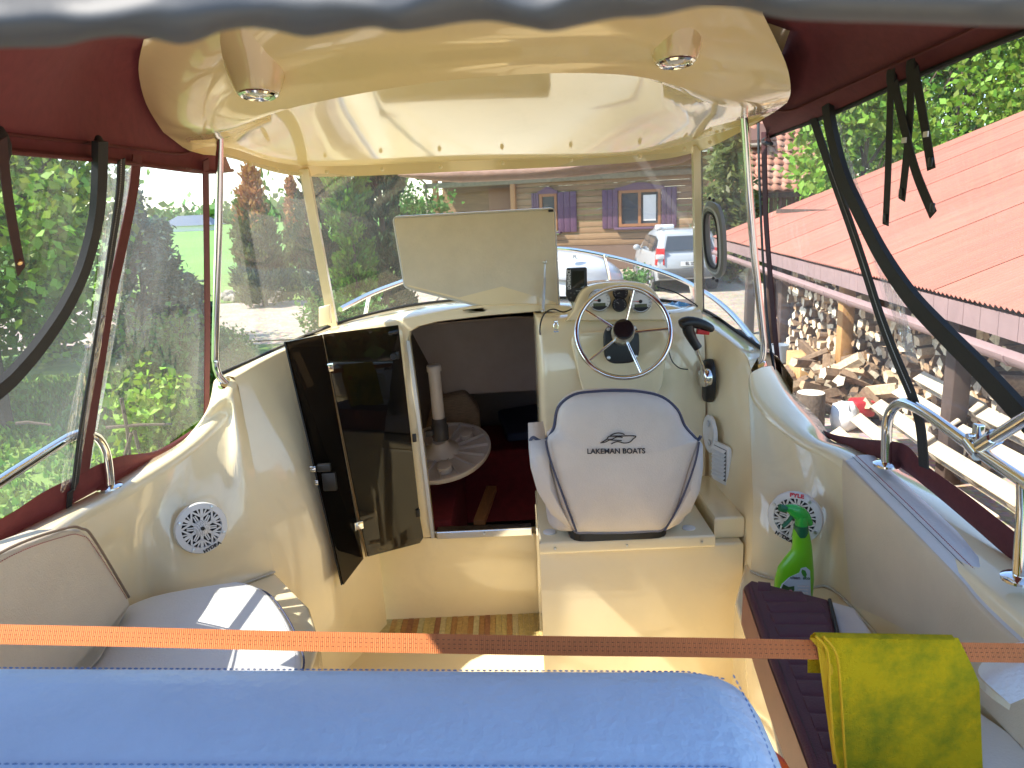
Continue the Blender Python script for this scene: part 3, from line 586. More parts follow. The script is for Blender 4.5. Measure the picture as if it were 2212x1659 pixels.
# switch strip, socket and plug behind the lever
sp = obj('switch_strip', join(box(WX(1520, 745, .75), (.014, .035, .075), bev=.004), box(WX(1516, 765, .75), (.014, .04, .05), bev=.004), box(WX(1504, 800, .75), (.016, .035, .10), bev=.004), box(WX(1500, 795, .74), (.02, .02, .03), bev=.003)), BLACK, boat)
plug = WX(1496, 798, .735)
obj('socket_plug', join(lathe([(.016, 0), (.018, .02), (.012, .04), (.004, .055)], plug, V(-1, -.3, .0), 14)), BLACK, boat)
obj('ignition_panel', join(box(WX(1516, 905, .752), (.006, .05, .12), bev=.002)), mat('dark_panel', (.035, .03, .028), rough=.3), boat)
obj('ignition_key', join(box(WX(1507, 890, .735), (.035, .03, .03), bev=.003), box(WX(1500, 893, .71), (.02, .012, .024), bev=.002), tube(spline([WX(1503, 908, .725), WX(1498, 925, .72), WX(1505, 938, .72), WX(1512, 920, .735)], 5), .0025, 6)), BLACK, boat)
obj('key_tag', tube(spline([WX(1511, 915, .735), WX(1507, 935, .73), WX(1513, 945, .735), WX(1516, 920, .74)], 4), .003, 6), mat('orange_cord', (.55, .13, .03), rough=.7), boat)
rpx = WX(1536, 937, .744)
rp = obj('inspection_cover', lathe([(.072, -.002), (.072, .008), (.066, .012), (.056, .010), (.05, .006), (.001, .006)], rpx, (-1, -.05, 0), 32), WHITEP, boat, sharp=50)
obj('finger_grip', join(ball(rpx + V(-.010, .01, .038), .012, 10, (.4, 1, 1)), ball(rpx + V(-.010, -.01, -.03), .012, 10, (.4, 1, 1))), mat('shade_plastic', (.6, .6, .6), rough=.4), rp)
# louvred vent
vc = WX(1562, 1000, .76); vn = V(-1, -.35, 0).normalized(); vx, vy, _ = basis(vn)
vent = obj('louvre_vent', prism(rounded([vc + vx * .052 + vy * .075, vc - vx * .052 + vy * .075, vc - vx * .052 - vy * .075, vc + vx * .052 - vy * .075], .02, 4), vn * .014, .004), WHITEP, boat)
for k in range(8):
    z = -.05 + k * .0145
    obj('slat', prism([vc + vn * .015 + vx * .036 + vy * (z + .008), vc + vn * .015 - vx * .036 + vy * (z + .008), vc + vn * .026 - vx * .036 + vy * z, vc + vn * .026 + vx * .036 + vy * z], vy * -.0025), WHITEP, vent, smooth=False)
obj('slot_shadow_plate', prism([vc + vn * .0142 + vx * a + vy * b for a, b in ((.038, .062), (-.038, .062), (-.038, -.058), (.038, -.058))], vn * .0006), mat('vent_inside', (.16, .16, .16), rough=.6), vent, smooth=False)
# ---- speakers
SPK = mat('speaker_white', (.70, .69, .67), rough=.4); CONE = mat('speaker_cone', (.012, .012, .013), rough=.6)
def speaker(c, n, r, top_txt):
    sx_, sy_, n = basis(n); c = Vector(c)
    s = obj('speaker', lathe([(r, -.004), (r * 1.0, .006), (r * .97, .012), (r * .76, .014), (r * .75, .010), (r * .74, .002)], c, n, 48), SPK, boat, sharp=40)
    obj('cone', lathe([(r * .75, .003), (r * .4, -.001), (.001, -.001)], c, n, 32), CONE, s)
    bars = []
    def bar(r1, a1, r2, a2, w):
        p1 = c + n * .011 + (sx_ * math.cos(a1) + sy_ * math.sin(a1)) * r1 * r; p2 = c + n * .011 + (sx_ * math.cos(a2) + sy_ * math.sin(a2)) * r2 * r
        return strip([p1, p2], w, .004, up=n)
    for k in range(6):
        a0 = R(20 + 60 * k); st = R(60)
        bars += [bar(.28, a0, .77, a0, .009)]
        bars += [bar(.44, a0 + .02, .77, a0 + st * .5, .0055), bar(.44, a0 + st - .02, .77, a0 + st * .5, .0055)]
        bars += [bar(.5, a0 + st * .13, .77, a0 + st * .22, .004), bar(.5, a0 + st * .87, .77, a0 + st * .78, .004), bar(.3, a0 + st * .36, .56, a0 + st * .44, .004), bar(.3, a0 + st * .64, .56, a0 + st * .56, .004)]
    obj('grille', join(*bars), SPK, s, smooth=False)
    mesh_m = MATS.get('tweeter_mesh')
    if not mesh_m:
        mesh_m = mat('tweeter_mesh', (.66, .65, .63), rough=.5); nn, ll = mesh_m.node_tree.nodes, mesh_m.node_tree.links
        tc = nn.new('ShaderNodeTexCoord'); vo = nn.new('ShaderNodeTexVoronoi'); vo.inputs['Scale'].default_value = 260; vo.inputs['Randomness'].default_value = 0.0
        cr = nn.new('ShaderNodeValToRGB'); cr.color_ramp.elements[0].position = .28; cr.color_ramp.elements[0].color = (.02, .02, .02, 1); cr.color_ramp.elements[1].position = .36; cr.color_ramp.elements[1].color = (.66, .65, .63, 1)
        ll.new(tc.outputs['Object'], vo.inputs['Vector']); ll.new(vo.outputs['Distance'], cr.inputs['Fac']); ll.new(cr.outputs[0], nn['Principled BSDF'].inputs['Base Color'])
    obj('tweeter', lathe([(r * .32, .006), (r * .31, .015), (r * .2, .019), (.001, .020)], c, n, 28), mesh_m, s)
    obj('phase_plug', lathe([(r * .08, .018), (r * .075, .026), (.001, .027)], c, n, 8), CONE, s)
    for a in (55, 152, 238, 332): obj('screw', lathe([(.0055, .010), (.005, .0165), (.001, .017)], c + (sx_ * math.cos(R(a)) + sy_ * math.sin(R(a))) * r * .87, n, 8), ALU, s)
    a = R(-75 if not top_txt else -112); tdir = sx_ * math.cos(a) + sy_ * math.sin(a); tx = sx_ * -math.sin(a) + sy_ * math.cos(a)
    lettering('maker_name', 'HYDRA', r * .17, c + tdir * r * .87 + n * .0142, tx, -tdir, BLACK, s, bold=.0008, sx=1.25)
    if top_txt:
        a = R(88); tdir = sx_ * math.cos(a) + sy_ * math.sin(a)
        lettering('maker_name', 'PYLE', r * .2, c + tdir * r * .88 + n * .0142, sx_, sy_, mat('red_print', (.6, .02, .05), rough=.5), s, bold=.0008, sx=1.2)
speaker(WY(434, 1140, 2.245), V(.62, -.78, .2), .083, False)
speaker(WY(1718, 1117, 2.15), V(-.62, -1, .12), .083, True)
# ---- handrails
def rail(pts, x, flanges, r=.0145):
    h = obj('handrail', tube(spline([WX(a, b, x) for a, b in pts], 6), r, 14), CHROME, boat)
    for a, b in flanges: obj('base_flange', lathe([(.036, -.003), (.036, .003), (.028, .007), (.016, .009)], WX(a, b, x), (0, 0, 1), 22), CHROME, h, sharp=50)
    return h
rail([(237, 1052), (234, 1015), (227, 975), (212, 948), (190, 936), (160, 941), (120, 963), (0, 1040), (-150, 1140), (-400, 1310)], -1.235, [(237, 1052)])
hr = rail([(1915, 1003), (1915, 960), (1917, 915), (1926, 886), (1946, 871), (1972, 877), (2010, 899), (2120, 978), (2212, 1040), (2320, 1112), (2500, 1240)], 1.05, [(1915, 1003), (2203, 1250)])
obj('rail_leg', tube([WX(2203, 1250, 1.05), WX(2212, 1100, 1.05), WX(2212, 1042, 1.05)], .0145, 14), CHROME, hr)
cl = WX(2112, 972, 1.05)
obj('rail_clamp', join(tube([cl + V(0, -.012, -.006), cl + V(0, .03, .012)], .020, 14), box(cl + V(0, .005, .035), (.018, .022, .05), bev=.003), tube([cl + V(-.02, .012, .03), cl + V(.02, .012, .03)], .007, 8)), CHROME, hr)
obj('frame_tube', tube([WX(2122, 962, 1.05), WX(2212, 906, 1.03), WX(2400, 790, 1.0)], .0145, 14), CHROME, hr)
obj('tube_collar', tube([WX(2122, 962, 1.05), WX(2150, 944, 1.045)], .0185, 14), CHROME, hr)
# ---- right coaming pad
pi = [WX(1828, 996, .995), WX(1939, 1106, .995), WX(2070, 1240, .995), WX(2212, 1388, .99), V(.985, .3, 1.58)]
po = [p + V(.085, 0, .012) for p in pi]; pb = [WX(1845, 1305, 1.0), V(1.0, 1.65, 1.40), V(1.0, 1.4, 1.40), V(1.0, 1.1, 1.40), V(1.0, .3, 1.40)]
padp = obj('coaming_pad', sheet([[p + V(.03, 0, -.03) for p in po], po, [p.lerp(q, .5) + V(0, 0, .012) for p, q in zip(po, pi)], [p + V(.012, 0, .008) for p in pi], [p + V(-.006, 0, .0) for p in pi]], 8, 2), PALEV, boat, sharp=0)
obj('pad_face', sheet([[p + V(-.006, 0, .001) for p in pi], [p + V(-.012, 0, -.012) for p in pi], [p.lerp(q, .5) + V(-.018, 0, 0) for p, q in zip(pi, pb)], [p + V(-.008, 0, 0) for p in pb]], 8, 2), TANV, padp, sharp=0)
stitches(spline([p + V(.03, 0, .016) for p in pi], 10), .007, .005, .0012, STITCHR, 'stitching', padp)
stitches(spline([p + V(.018, 0, .013) for p in pi], 10), .0055, .0055, .0009, BLACK, 'seam', padp)
# ---- sealant beads and screws
SEAL = mat('sealant', (.62, .58, .48), rough=.5)
obj('sealant_bead', tube(spline([p + V(.004, -.004, .004) for p in lowL[1:]], 5), .004, 6), SEAL, boat)
obj('sealant_bead', tube([V(.085, 2.70, 1.41), V(.66, 2.695, 1.41)], .004, 6), SEAL, boat)
obj('sealant_bead', tube([V(-.60, BY - .004, FLZ + .004), V(.10, BY - .004, FLZ + .004)], .006, 6), SEAL, boat)
obj('sealant_bead', tube(spline([p + V(-.004, -.004, .004) for p in lowR[1:]], 5), .004, 6), SEAL, boat)
for px, py in ((940, 1150), (1046, 1153), (1150, 1156)): obj('sill_screw', lathe([(.005, 0), (.004, .003), (.001, .003)], WY(px, py, BY - .04), (0, -1, 0), 8), ALU, boat)
for x in (.12, .36, .61): obj('lid_screw', lathe([(.005, 0), (.004, .003), (.001, .003)], V(x, 2.268, 1.382), (0, -1, 0), 8), ALU, boat)
# ================================================================ things aboard
def cushion(poly, d, bev, m, name, root): return obj(name, prism(poly, d, bev), m, root, sharp=60)
# left seat cushion
sl = thing('seat_cushion', (-.85, 1.7, 1.28), 'pale grey vinyl seat cushion with rounded corner and sun patches, left of the cockpit', 'cushion')
so = [V(-1.21, .3, SEZ), V(-1.21, 1.92, SEZ), V(-1.12, 2.04, SEZ), WZ(480, 1257, SEZ), WZ(525, 1254, SEZ), WZ(575, 1275, SEZ), WZ(615, 1325, SEZ), WZ(640, 1380, SEZ), WZ(650, 1430, SEZ), V(-.56, 1.5, SEZ), V(-.56, .3, SEZ)]
cushion(spline(so[1:-1], 4)[:] + [so[-1], so[0]], V(0, 0, -.12), .018, PALEV, 'pad', sl)
edge = [p + V(.004 if p.x > -.9 else 0, 0, 0) for p in spline([so[4], so[5], so[6], so[7], so[8], so[9]], 8)]
stitches([p + V(-.016, -.012, .0008) for p in edge], .008, .0055, .001, STITCHW, 'stitching', sl)
obj('piping', tube([p + V(.001, .001, -.014) for p in edge], .003, 6), PIPING, sl)
# left backrest
lb = thing('backrest_cushion', (-1.05, 1.6, SEZ), 'beige backrest cushion with red stitching leaning on the left cockpit wall', 'cushion')
bx0 = -1.09
bp = [WX(-250, 1372, bx0), WX(0, 1196, bx0), WX(140, 1142, bx0) , WX(178, 1142, bx0), WX(205, 1165, bx0), WX(280, 1290, bx0 - .03), WX(284, 1308, bx0 - .04), V(bx0, 1.7, SEZ + .004), V(bx0, .6, SEZ + .004), V(bx0, .6, 1.72)]
bo = [bp[0], bp[1], bp[2], bp[3], bp[4], bp[5], bp[6], bp[7], bp[8]]
cushion(bo, V(-.10, 0, 0), .016, TANV, 'pad', lb)
st = spline([p + V(.0015, 0, 0) + (V(bx0, 1.55, 1.53) - p).normalized() * .018 for p in bo[:6]], 8)
stitches(st, .0075, .005, .0011, STITCHR, 'stitching', lb)
obj('piping', tube([p + V(-.002, 0, 0) for p in spline(bo[:6], 8)], .0035, 6), mat('brown_piping', (.22, .15, .10), rough=.6), lb)
# right quilted cushion and pale seat part
qc = thing('quilted_cushion', (.75, 1.7, 1.28), 'dark wine-red quilted cushion on the right-hand seat', 'cushion')
Zq = 1.43
qo = [WZ(1607, 1262, Zq), WZ(1622, 1251, Zq), WZ(1700, 1270, Zq), WZ(1790, 1293, Zq), WZ(1806, 1360, Zq), WZ(1830, 1480, Zq), WZ(1860, 1640, Zq), V(.83, .9, Zq), V(.50, .9, Zq), WZ(1745, 1640, Zq), WZ(1665, 1430, Zq)]
cushion(qo, V(0, 0, -.14), .014, WINE, 'pad', qc)
def across(y):                                               # left and right limit of the pad at a distance
    xs_ = []
    for a, b in zip(qo, qo[1:] + qo[:1]):
        if (a.y - y) * (b.y - y) < 0: xs_.append(a.x + (b.x - a.x) * (y - a.y) / (b.y - a.y))
    return min(xs_), max(xs_)
for k in range(17):                                           # quilting ribs across the pad
    y = 1.885 - k * .056; xa, xb = across(y); lft, rgt = V(xa + .036, y, Zq), V(xb - .016, y - .012, Zq)
    obj('quilt_rib', tube([lft + V(0, .0, -.004), lft.lerp(rgt, .05) + V(0, 0, -.001), lft.lerp(rgt, .95) + V(0, 0, -.001), rgt + V(0, 0, -.004)], [.008, .029, .029, .008], 12, up=(0, 0, 1), flat=(.14, 1)), WINE, qc)
stitches(spline([qo[0] + V(.018, -.01, .0015), qo[10] + V(.018, 0, .0015), qo[9] + V(.018, 0, .0015)], 8), .006, .004, .0008, BLACK, 'stitching', qc)
obj('side_panel', loft([[qo[0] + V(-.002, 0, -.012), qo[10] + V(-.002, 0, -.012), qo[9] + V(-.002, 0, -.012), qo[8] + V(-.002, 0, -.012)], [p + V(-.004, 0, -.125) for p in (qo[0], qo[10], qo[9], qo[8])]]), WINEL, qc)
obj('piping', tube([p + V(.003, 0, -.004) for p in spline(qo[3:7], 5)], .005, 8), mat('black_piping', (.02, .02, .02), rough=.5), qc)
ps = thing('seat_pad', (.93, 1.6, 1.28), 'plain pale grey seat pad between the wine-red cushion and the right wall', 'cushion')
cushion([WZ(1793, 1297, SEZ), WZ(1846, 1311, SEZ), WZ(1895, 1378, SEZ), V(1.0, 1.3, SEZ), V(.99, .9, SEZ), V(.845, .9, SEZ), WZ(1835, 1480, SEZ), WZ(1810, 1365, SEZ)], V(0, 0, -.11), .012, PALEV, 'pad', ps)
# helm seat (back towards us)
hs = thing('helm_seat', (.33, 2.35, 1.41), 'off-white bucket helm seat with navy piping and printed boat emblem on its back', 'seat')
HSY = 2.20
def hsP(px, py, y=None): return WY(px, py, HSY if y is None else y)
outl = [(1237, 1147), (1210, 1090), (1190, 1010), (1180, 950), (1198, 925), (1207, 880), (1240, 853), (1290, 846), (1335, 845), (1385, 847), (1430, 858), (1462, 885), (1478, 920), (1500, 945), (1508, 957), (1490, 1010), (1465, 1090), (1437, 1143), (1400, 1150), (1335, 1153), (1270, 1153)]
ol = spline([V(a, b, 0) for a, b in outl], 4, closed=True)
cxp, cyp = 1338, 1000
rows = []
for f, dy in ((1.0, .03), (1.0, .012), (.97, .0), (.9, -.012), (.75, -.022), (.5, -.03), (.25, -.033), (.02, -.034)):
    rows.append([WY(cxp + (p.x - cxp) * f, cyp + (p.y - cyp) * f, HSY + dy + .00022 * (p.y - 1000) * f) for p in ol])
_v, _f = loft(rows, closed_u=True); _f.append(tuple(range(len(_v) - len(ol), len(_v))))
back_o = obj('back_panel', (_v, _f), SEATV, hs, sharp=0)
front = []
for f, dy in ((1.0, .03), (1.0, .07), (.96, .085), (.6, .08), (.05, .075)):
    front.append([WY(cxp + (p.x - cxp) * f, cyp + (p.y - cyp) * f, HSY + .03) + V(0, dy - .03, 0) for p in ol])
obj('front_panel', loft(front, closed_u=True), SEATV, hs, sharp=0)
def pip(pts, name='piping', r=.0052, dy=-.006):
    return obj(name, tube([WY(p.x, p.y, HSY + dy + .00022 * (p.y - 1000)) for p in spline([V(a, b, 0) for a, b in pts], 5)], r, 8), PIPING, hs)
pip([(1145, 952), (1152, 945), (1166, 952), (1180, 950), (1196, 925), (1206, 880), (1240, 853), (1290, 846), (1335, 844), (1385, 847), (1430, 858), (1463, 885), (1479, 920), (1500, 944), (1508, 950), (1514, 942)], dy=.012)
pip([(1179, 952), (1186, 985), (1212, 1060), (1245, 1148)], r=.0035, dy=-.016); pip([(1510, 955), (1500, 1005), (1470, 1085), (1436, 1146)], r=.0035, dy=-.016)
# wrap-round sides
for sg, pts in ((-1, [(1180, 950), (1145, 953), (1146, 1010), (1160, 1060), (1190, 1110), (1232, 1143), (1240, 1148), (1210, 1090), (1188, 1010)]), (1, [(1508, 955), (1518, 960), (1519, 1010), (1512, 1060), (1492, 1105), (1452, 1140), (1437, 1146), (1466, 1088), (1491, 1010)])):
    rim_ = [V(a, b, 0) for a, b in pts]; k = len(rim_)
    c0 = [WY(p.x, p.y, HSY + .004 + .00022 * (p.y - 1000)) for p in rim_]
    cen = sum(c0, Vector()) / k
    obj('side_wing', loft([[p + V(0, .20, .0) for p in c0], [p + V(0, .02, 0) for p in c0], c0, [p.lerp(cen, .4) + V(.0, -.012, 0) for p in c0], [p.lerp(cen, .97) + V(0, -.018, 0) for p in c0]], closed_u=True), SEATV, hs, sharp=0)
obj('seat_cushion', prism(rounded([V(.10, 2.27, 1.52), V(.57, 2.27, 1.52), V(.57, 2.62, 1.52), V(.10, 2.62, 1.52)], .08, 5), V(0, 0, -.09), .03), SEATV, hs)
obj('seat_base', prism(rounded([V(.17, 2.26, 1.435), V(.50, 2.26, 1.435), V(.50, 2.6, 1.435), V(.17, 2.6, 1.435)], .06, 4), V(0, 0, -.029)), BLACK, hs)
INK = mat('navy_print', (.015, .014, .02), rough=.6)
ty = HSY - .035
ex, ey = V(1, 0, 0), V(0, .12, 1).normalized()
exr = (WY(1389, 971, ty) - WY(1275, 972, ty)).normalized()
lettering('emblem_text', 'LAKEMAN BOATS', .0222, WY(1331, 975, HSY - .0435), exr, ey, INK, hs, bold=.0006, sx=1.02)
for pts, r in (([(1313, 955), (1322, 954), (1332, 949), (1345, 950)], .0012), ([(1300, 961), (1312, 953), (1316, 948), (1340, 947), (1372, 947), (1368, 953), (1360, 960), (1348, 962), (1333, 959), (1320, 964)], .0012), ([(1318, 946), (1330, 941), (1341, 941), (1349, 944)], .0012), ([(1297, 962), (1308, 960), (1316, 956), (1326, 956), (1343, 957)], .001)):
    obj('emblem_line', tube([WY(p.x, p.y - 5, HSY - .037 - .00022 * (1000 - p.y)) for p in spline([V(a, b, 0) for a, b in pts], 5)], r * 1.5, 5), INK, hs)
# bolster in the foreground, its blue taken from the sky light
bb = thing('backrest_bolster', (-.25, .9, 1.3), 'long vinyl backrest with the blue of the sky put into its colour, double stitched, in the foreground', 'backrest')
def brow(dx, yy, py): return None
sec = [(1.015, 1.74), (1.012, 1.82), (1.0, 1.848), (.985, 1.858), (.94, 1.864), (.87, 1.858), (.80, 1.842), (.785, 1.836), (.782, 1.830), (.779, 1.834), (.70, 1.79), (.655, 1.74), (.63, 1.66), (.62, 1.35)]
tilt = -(1.86 - 1.797) / 1.13
xs = [-1.05, -.6, -.2, .1, .25, .305, .335, .35, .352]
fac = [0, 0, 0, 0, 0, .012, .035, .075, .16]
rows = []
for x, f in zip(xs, fac):
    rows.append([V(x + (.0 if z > 1.7 else .012), y - (f * .35 if y > .98 else 0) + (f * .3 if y < .7 else 0), z + tilt * (x + .795) - f * (1 if z > 1.5 else 0)) for y, z in sec])
rows = list(zip(*[spline(c, 4) for c in zip(*rows)]))
obj('pad', loft([list(r) for r in rows]), SKYTINTV, bb, sharp=0)
end = rows[-1]; cc = sum(end, Vector()) / len(end)
obj('end_panel', loft([list(end), [p.lerp(cc, .5) + V(.012, 0, 0) for p in end], [p.lerp(cc, .99) + V(.015, 0, 0) for p in end]], closed_u=True), SKYTINTV, bb, sharp=0)
def bline(y, z, off): return [V(x, y, z + tilt * (x + .795) + off - f) for x, f in zip(xs[:6], fac[:6])]
stitches(bline(.806, 1.845, .0012), .0105, .0065, .0016, STITCHB, 'stitching', bb)
stitches(bline(.762, 1.823, .0018), .0105, .0065, .0016, STITCHB, 'stitching', bb)
stitches(bline(1.0, 1.849, .0012), .009, .006, .0014, STITCHB, 'stitching', bb)
stitches([V(.318, .985, 1.79), V(.325, .94, 1.778), V(.326, .87, 1.77), V(.326, .80, 1.755), V(.326, .72, 1.72)], .0105, .0065, .0015, STITCHB, 'stitching', bb)
# ratchet strap across the cockpit
STRAP = mat('orange_webbing', (.66, .20, .055), rough=.7, var=.06, vscale=60)
_n, _l = STRAP.node_tree.nodes, STRAP.node_tree.links
_tc = _n.new('ShaderNodeTexCoord'); _wv = _n.new('ShaderNodeTexWave'); _wv.inputs['Scale'].default_value = 90; _wv.inputs['Distortion'].default_value = 1.0
_mp = _n.new('ShaderNodeMapping'); _mp.inputs['Rotation'].default_value = (0, 0, 0); _l.new(_tc.outputs['Object'], _mp.inputs[0]); _l.new(_mp.outputs[0], _wv.inputs[0])
_bp = _n.new('ShaderNodeBump'); _bp.inputs['Strength'].default_value = .5; _bp.inputs['Distance'].default_value = .002; _l.new(_wv.outputs['Fac'], _bp.inputs['Height']); _l.new(_bp.outputs[0], _n['Principled BSDF'].inputs['Normal'])
rs = thing('ratchet_strap', (0, 1.2, 1.7), 'orange webbing strap pulled tight across the cockpit', 'strap')
SY = 1.2
sa, sb = WY(-500, 1361, SY), WY(2260, 1411, SY)
sp_ = [sa + V(-.15, 0, -.5), sa + V(-.12, 0, -.15), sa, WY(0, 1370, SY), WY(330, 1377, SY), WY(600, 1384, SY), WY(900, 1389.5, SY), WY(1200, 1395, SY), WY(1500, 1398.5, SY), WY(1800, 1404, SY), sb, sb + V(.25, 0, -.01), sb + V(.32, 0, -.4)]
sup = V(0, -.82, .57)
def strapband(path, w, t):
    rows = []
    for p in path:
        n = sup.normalized(); b = V(0, .57, .82).normalized()
        rows.append([p + b * w / 2 + n * t / 2, p - b * w / 2 + n * t / 2, p - b * w / 2 - n * t / 2, p + b * w / 2 - n * t / 2])
    vs, fs = loft(rows, closed_u=True); return vs, fs
obj('webbing', strapband(spline(sp_[1:-1], 6), .034, .0026), STRAP, rs, smooth=False)
for off in (-.008, -.0005, .007):
    stitches([p + V(0, .57, .82) * off + sup * .0012 for p in sp_[2:11]], .010, .0048, .0006, mat('dark_thread_%d' % int(off * 1e4 + 100), (.10, .02, .01), rough=.8), 'woven_mark', rs)
# yellow cloth over the strap
CLO = mat('yellow_microfibre', (.90, .66, .02), rough=1.0, bump=1.0, bscale=420, col2=(.38, .40, .025), vscale=9, spec=.1)
cl_ = MATS['yellow_microfibre'].node_tree.nodes
for nd in cl_:
    if nd.type == 'VALTORGB': nd.color_ramp.elements[0].position = .42; nd.color_ramp.elements[1].position = .66
yc = thing('cleaning_cloth', WY(1950, 1500, 1.18), 'yellow microfibre cloth with green stains draped over the orange strap', 'cloth')
def cloth(l0, l1, r0, r1, y, bot, name, m, amp):
    rows = []
    N = 14
    for j in range(15):
        t = j / 14; row = []
        for i in range(N + 1):
            s = i / N; px = (l0 + (r0 - l0) * s) * (1 - t) + (l1 + (r1 - l1) * s) * t
            py = 1372 + (6 * s) + (bot - 1372) * t
            yy = y - .018 * min(1, t * 4) + amp * math.sin(s * 7 + t * 2) * t
            if t < .2 and s > .86: px -= (s - .86) * 300 * (1 - t / .2)
            row.append(WY(px, py, yy))
        rows.append(row)
    return obj(name, loft(rows), m, yc, sharp=0)
f1 = cloth(1778, 1825, 2112, 2130, 1.195, 1830, 'front_fold', CLO, .006)
f2 = cloth(1762, 1800, 1790, 1830, 1.20, 1650, 'under_fold', mat('yellow_clean', (.80, .48, .015), rough=.95, bump=.5, bscale=500), .002)
bk = []
for s in np.linspace(0, .86, 9):
    px = 1762 + (2108 - 1762) * s
    top = WY(px, 1374 + 6 * s, 1.192); bk.append([top + V(0, -.008, .002), top + V(0, .006, .004), top + V(0, .022, -.012), top + V(0, .03, -.06), top + V(.004, .034, -.10)])
obj('back_fold', loft(bk), CLO, yc, sharp=0)
for pts in ([(1778, 1374), (1806, 1412), (1815, 1480), (1826, 1640), (1830, 1700)], [(1762, 1374), (1788, 1410), (1793, 1500), (1802, 1620), (1812, 1660)]):
    obj('hem', tube([WY(p.x, p.y, 1.17) for p in spline([V(a, b, 0) for a, b in pts], 6)], .0024, 7), MATS['yellow_clean'], yc)
# small orange corner of the cloth behind the strap
obj('hanging_corner', loft([[WY(1758, 1422, 1.225), WY(1775, 1424, 1.225), WY(1800, 1425, 1.225)], [WY(1762, 1452, 1.228), WY(1778, 1448, 1.232), WY(1800, 1452, 1.228)]]), mat('orange_cloth', (.72, .26, .01), rough=.95), yc)
# white foam under the strap on the right gunwale
fo = thing('foam_pad', WX(2190, 1440, 1.0), 'white folded foam sheet padding the strap at the right gunwale', 'foam')
obj('foam_sheet', sheet([[WY(2225, 1355, 1.36), WY(2160, 1384, 1.36), WY(2115, 1440, 1.30)], [WY(2400, 1350, 1.25), WY(2250, 1400, 1.22), WY(2118, 1462, 1.20)], [WY(2420, 1400, 1.16), WY(2300, 1470, 1.14), WY(2182, 1521, 1.12)]], 5, 4), mat('white_foam', (.80, .80, .76), rough=.95, bump=.4, bscale=120), fo)
obj('foam_edge', sheet([[WY(2108, 1458, 1.212), WY(2145, 1492, 1.16), WY(2184, 1522, 1.118)], [WY(2112, 1480, 1.22), WY(2142, 1508, 1.17), WY(2180, 1534, 1.13)]], 5), MATS['white_foam'], fo)
# spray bottle
sbt = thing('spray_bottle', WZ(1716, 1292, 1.285), 'bright green trigger spray bottle standing in front of the right speaker', 'bottle')
SBY = 2.05
def bo_(px, py): return WY(px, py, SBY)
BG = mat('green_plastic', (.16, .56, .012), rough=.3, coat=.3); BD = mat('dark_green_plastic', (.006, .13, .05), rough=.4); BT = mat('green_trigger_plastic', (.03, .40, .05), rough=.25, coat=.3)
prof = [(1295, 1673, 1754), (1275, 1672, 1756), (1250, 1674, 1758), (1225, 1681, 1757), (1205, 1696, 1755), (1190, 1709, 1754), (1178, 1712, 1753), (1160, 1712, 1750), (1146, 1713, 1747), (1138, 1716, 1744)]
rows = []
for py, l, r in prof:
    a, b = bo_(l, py), bo_(r, py); c = (a + b) / 2; w = (b - a).length / 2; e = (b - a).normalized()
    rows.append([c + e * (w * math.cos(t)) + V(0, 1, 0) * (min(w, .035) * .8 * math.sin(t)) for t in np.linspace(0, 2 * math.pi, 24, endpoint=False)])
vs, fs = loft(rows, closed_u=True); fs.append(tuple(range(24)))
obj('bottle_body', (vs, fs), BG, sbt, sharp=0)
obj('collar', lathe([(.021, -.017), (.022, .0), (.021, .017)], bo_(1730, 1145), V(-.04, 0, 1), 22), BD, sbt, sharp=60)
hp_ = spline([V(1696, 1100, 0), V(1706, 1098, 0), V(1724, 1106, 0), V(1742, 1120, 0), V(1754, 1134, 0)], 4)
obj('spray_head', tube([bo_(p.x - 2, p.y - 0) for p in hp_], [.009, .010, .011, .012, .013, .016, .018, .020, .0215, .022, .022, .020, .018, .015, .012, .010, .006], 14, flat=(1, .75)), BT, sbt)
obj('head_stem', tube([bo_(1731, 1113), bo_(1731, 1140)], [.018, .020], 14), BT, sbt)
obj('nozzle', tube([bo_(1684, 1096), bo_(1698, 1099)], [.011, .011], 12), BD, sbt)
obj('trigger', tube(spline([bo_(1712, 1112), bo_(1706, 1122), bo_(1697, 1132), bo_(1690, 1137)], 4), .0055, 8, flat=(1, 1.4)), BD, sbt)
# label print on the front of the bottle
def lab(px, py, d=.0): return WY(px, py, SBY - .0305 - d)
obj('paper_label', prism([lab(a, b) for a, b in ((1682, 1282), (1690, 1262), (1706, 1248), (1727, 1238), (1731, 1228), (1742, 1226), (1750, 1233), (1752, 1292), (1700, 1296))], V(0, .004, 0)), mat('pale_label', (.55, .66, .74), rough=.4), sbt, smooth=False)
obj('leaf_print', prism([lab(a, b, .0007) for a, b in ((1733, 1230), (1740, 1233), (1743, 1241), (1740, 1249), (1734, 1243), (1731, 1236))], V(0, .0005, 0)), mat('leaf_green', (.05, .28, .03), rough=.5), sbt, smooth=False)
obj('forest_print', prism([lab(a, b, .0006) for a, b in ((1684, 1281), (1692, 1262), (1704, 1268), (1716, 1266), (1716, 1275), (1708, 1284), (1690, 1290))], V(0, .0005, 0)), mat('forest_green', (.02, .10, .03), rough=.5), sbt, smooth=False)
bx_, bz_ = (lab(1750, 1252) - lab(1708, 1250)).normalized(), V(0, 0, 1)
lettering('label_text', 'clean', .0150, lab(1718, 1248, .001), bx_, bz_, mat('grey_print', (.10, .12, .14), rough=.5), sbt, bold=.0002)
lettering('label_text', 'eco', .0150, lab(1742, 1249, .001), bx_, bz_, mat('green_print', (.02, .12, .06), rough=.5), sbt, bold=.0002)
WPR = mat('white_print', (.8, .8, .8), rough=.5)
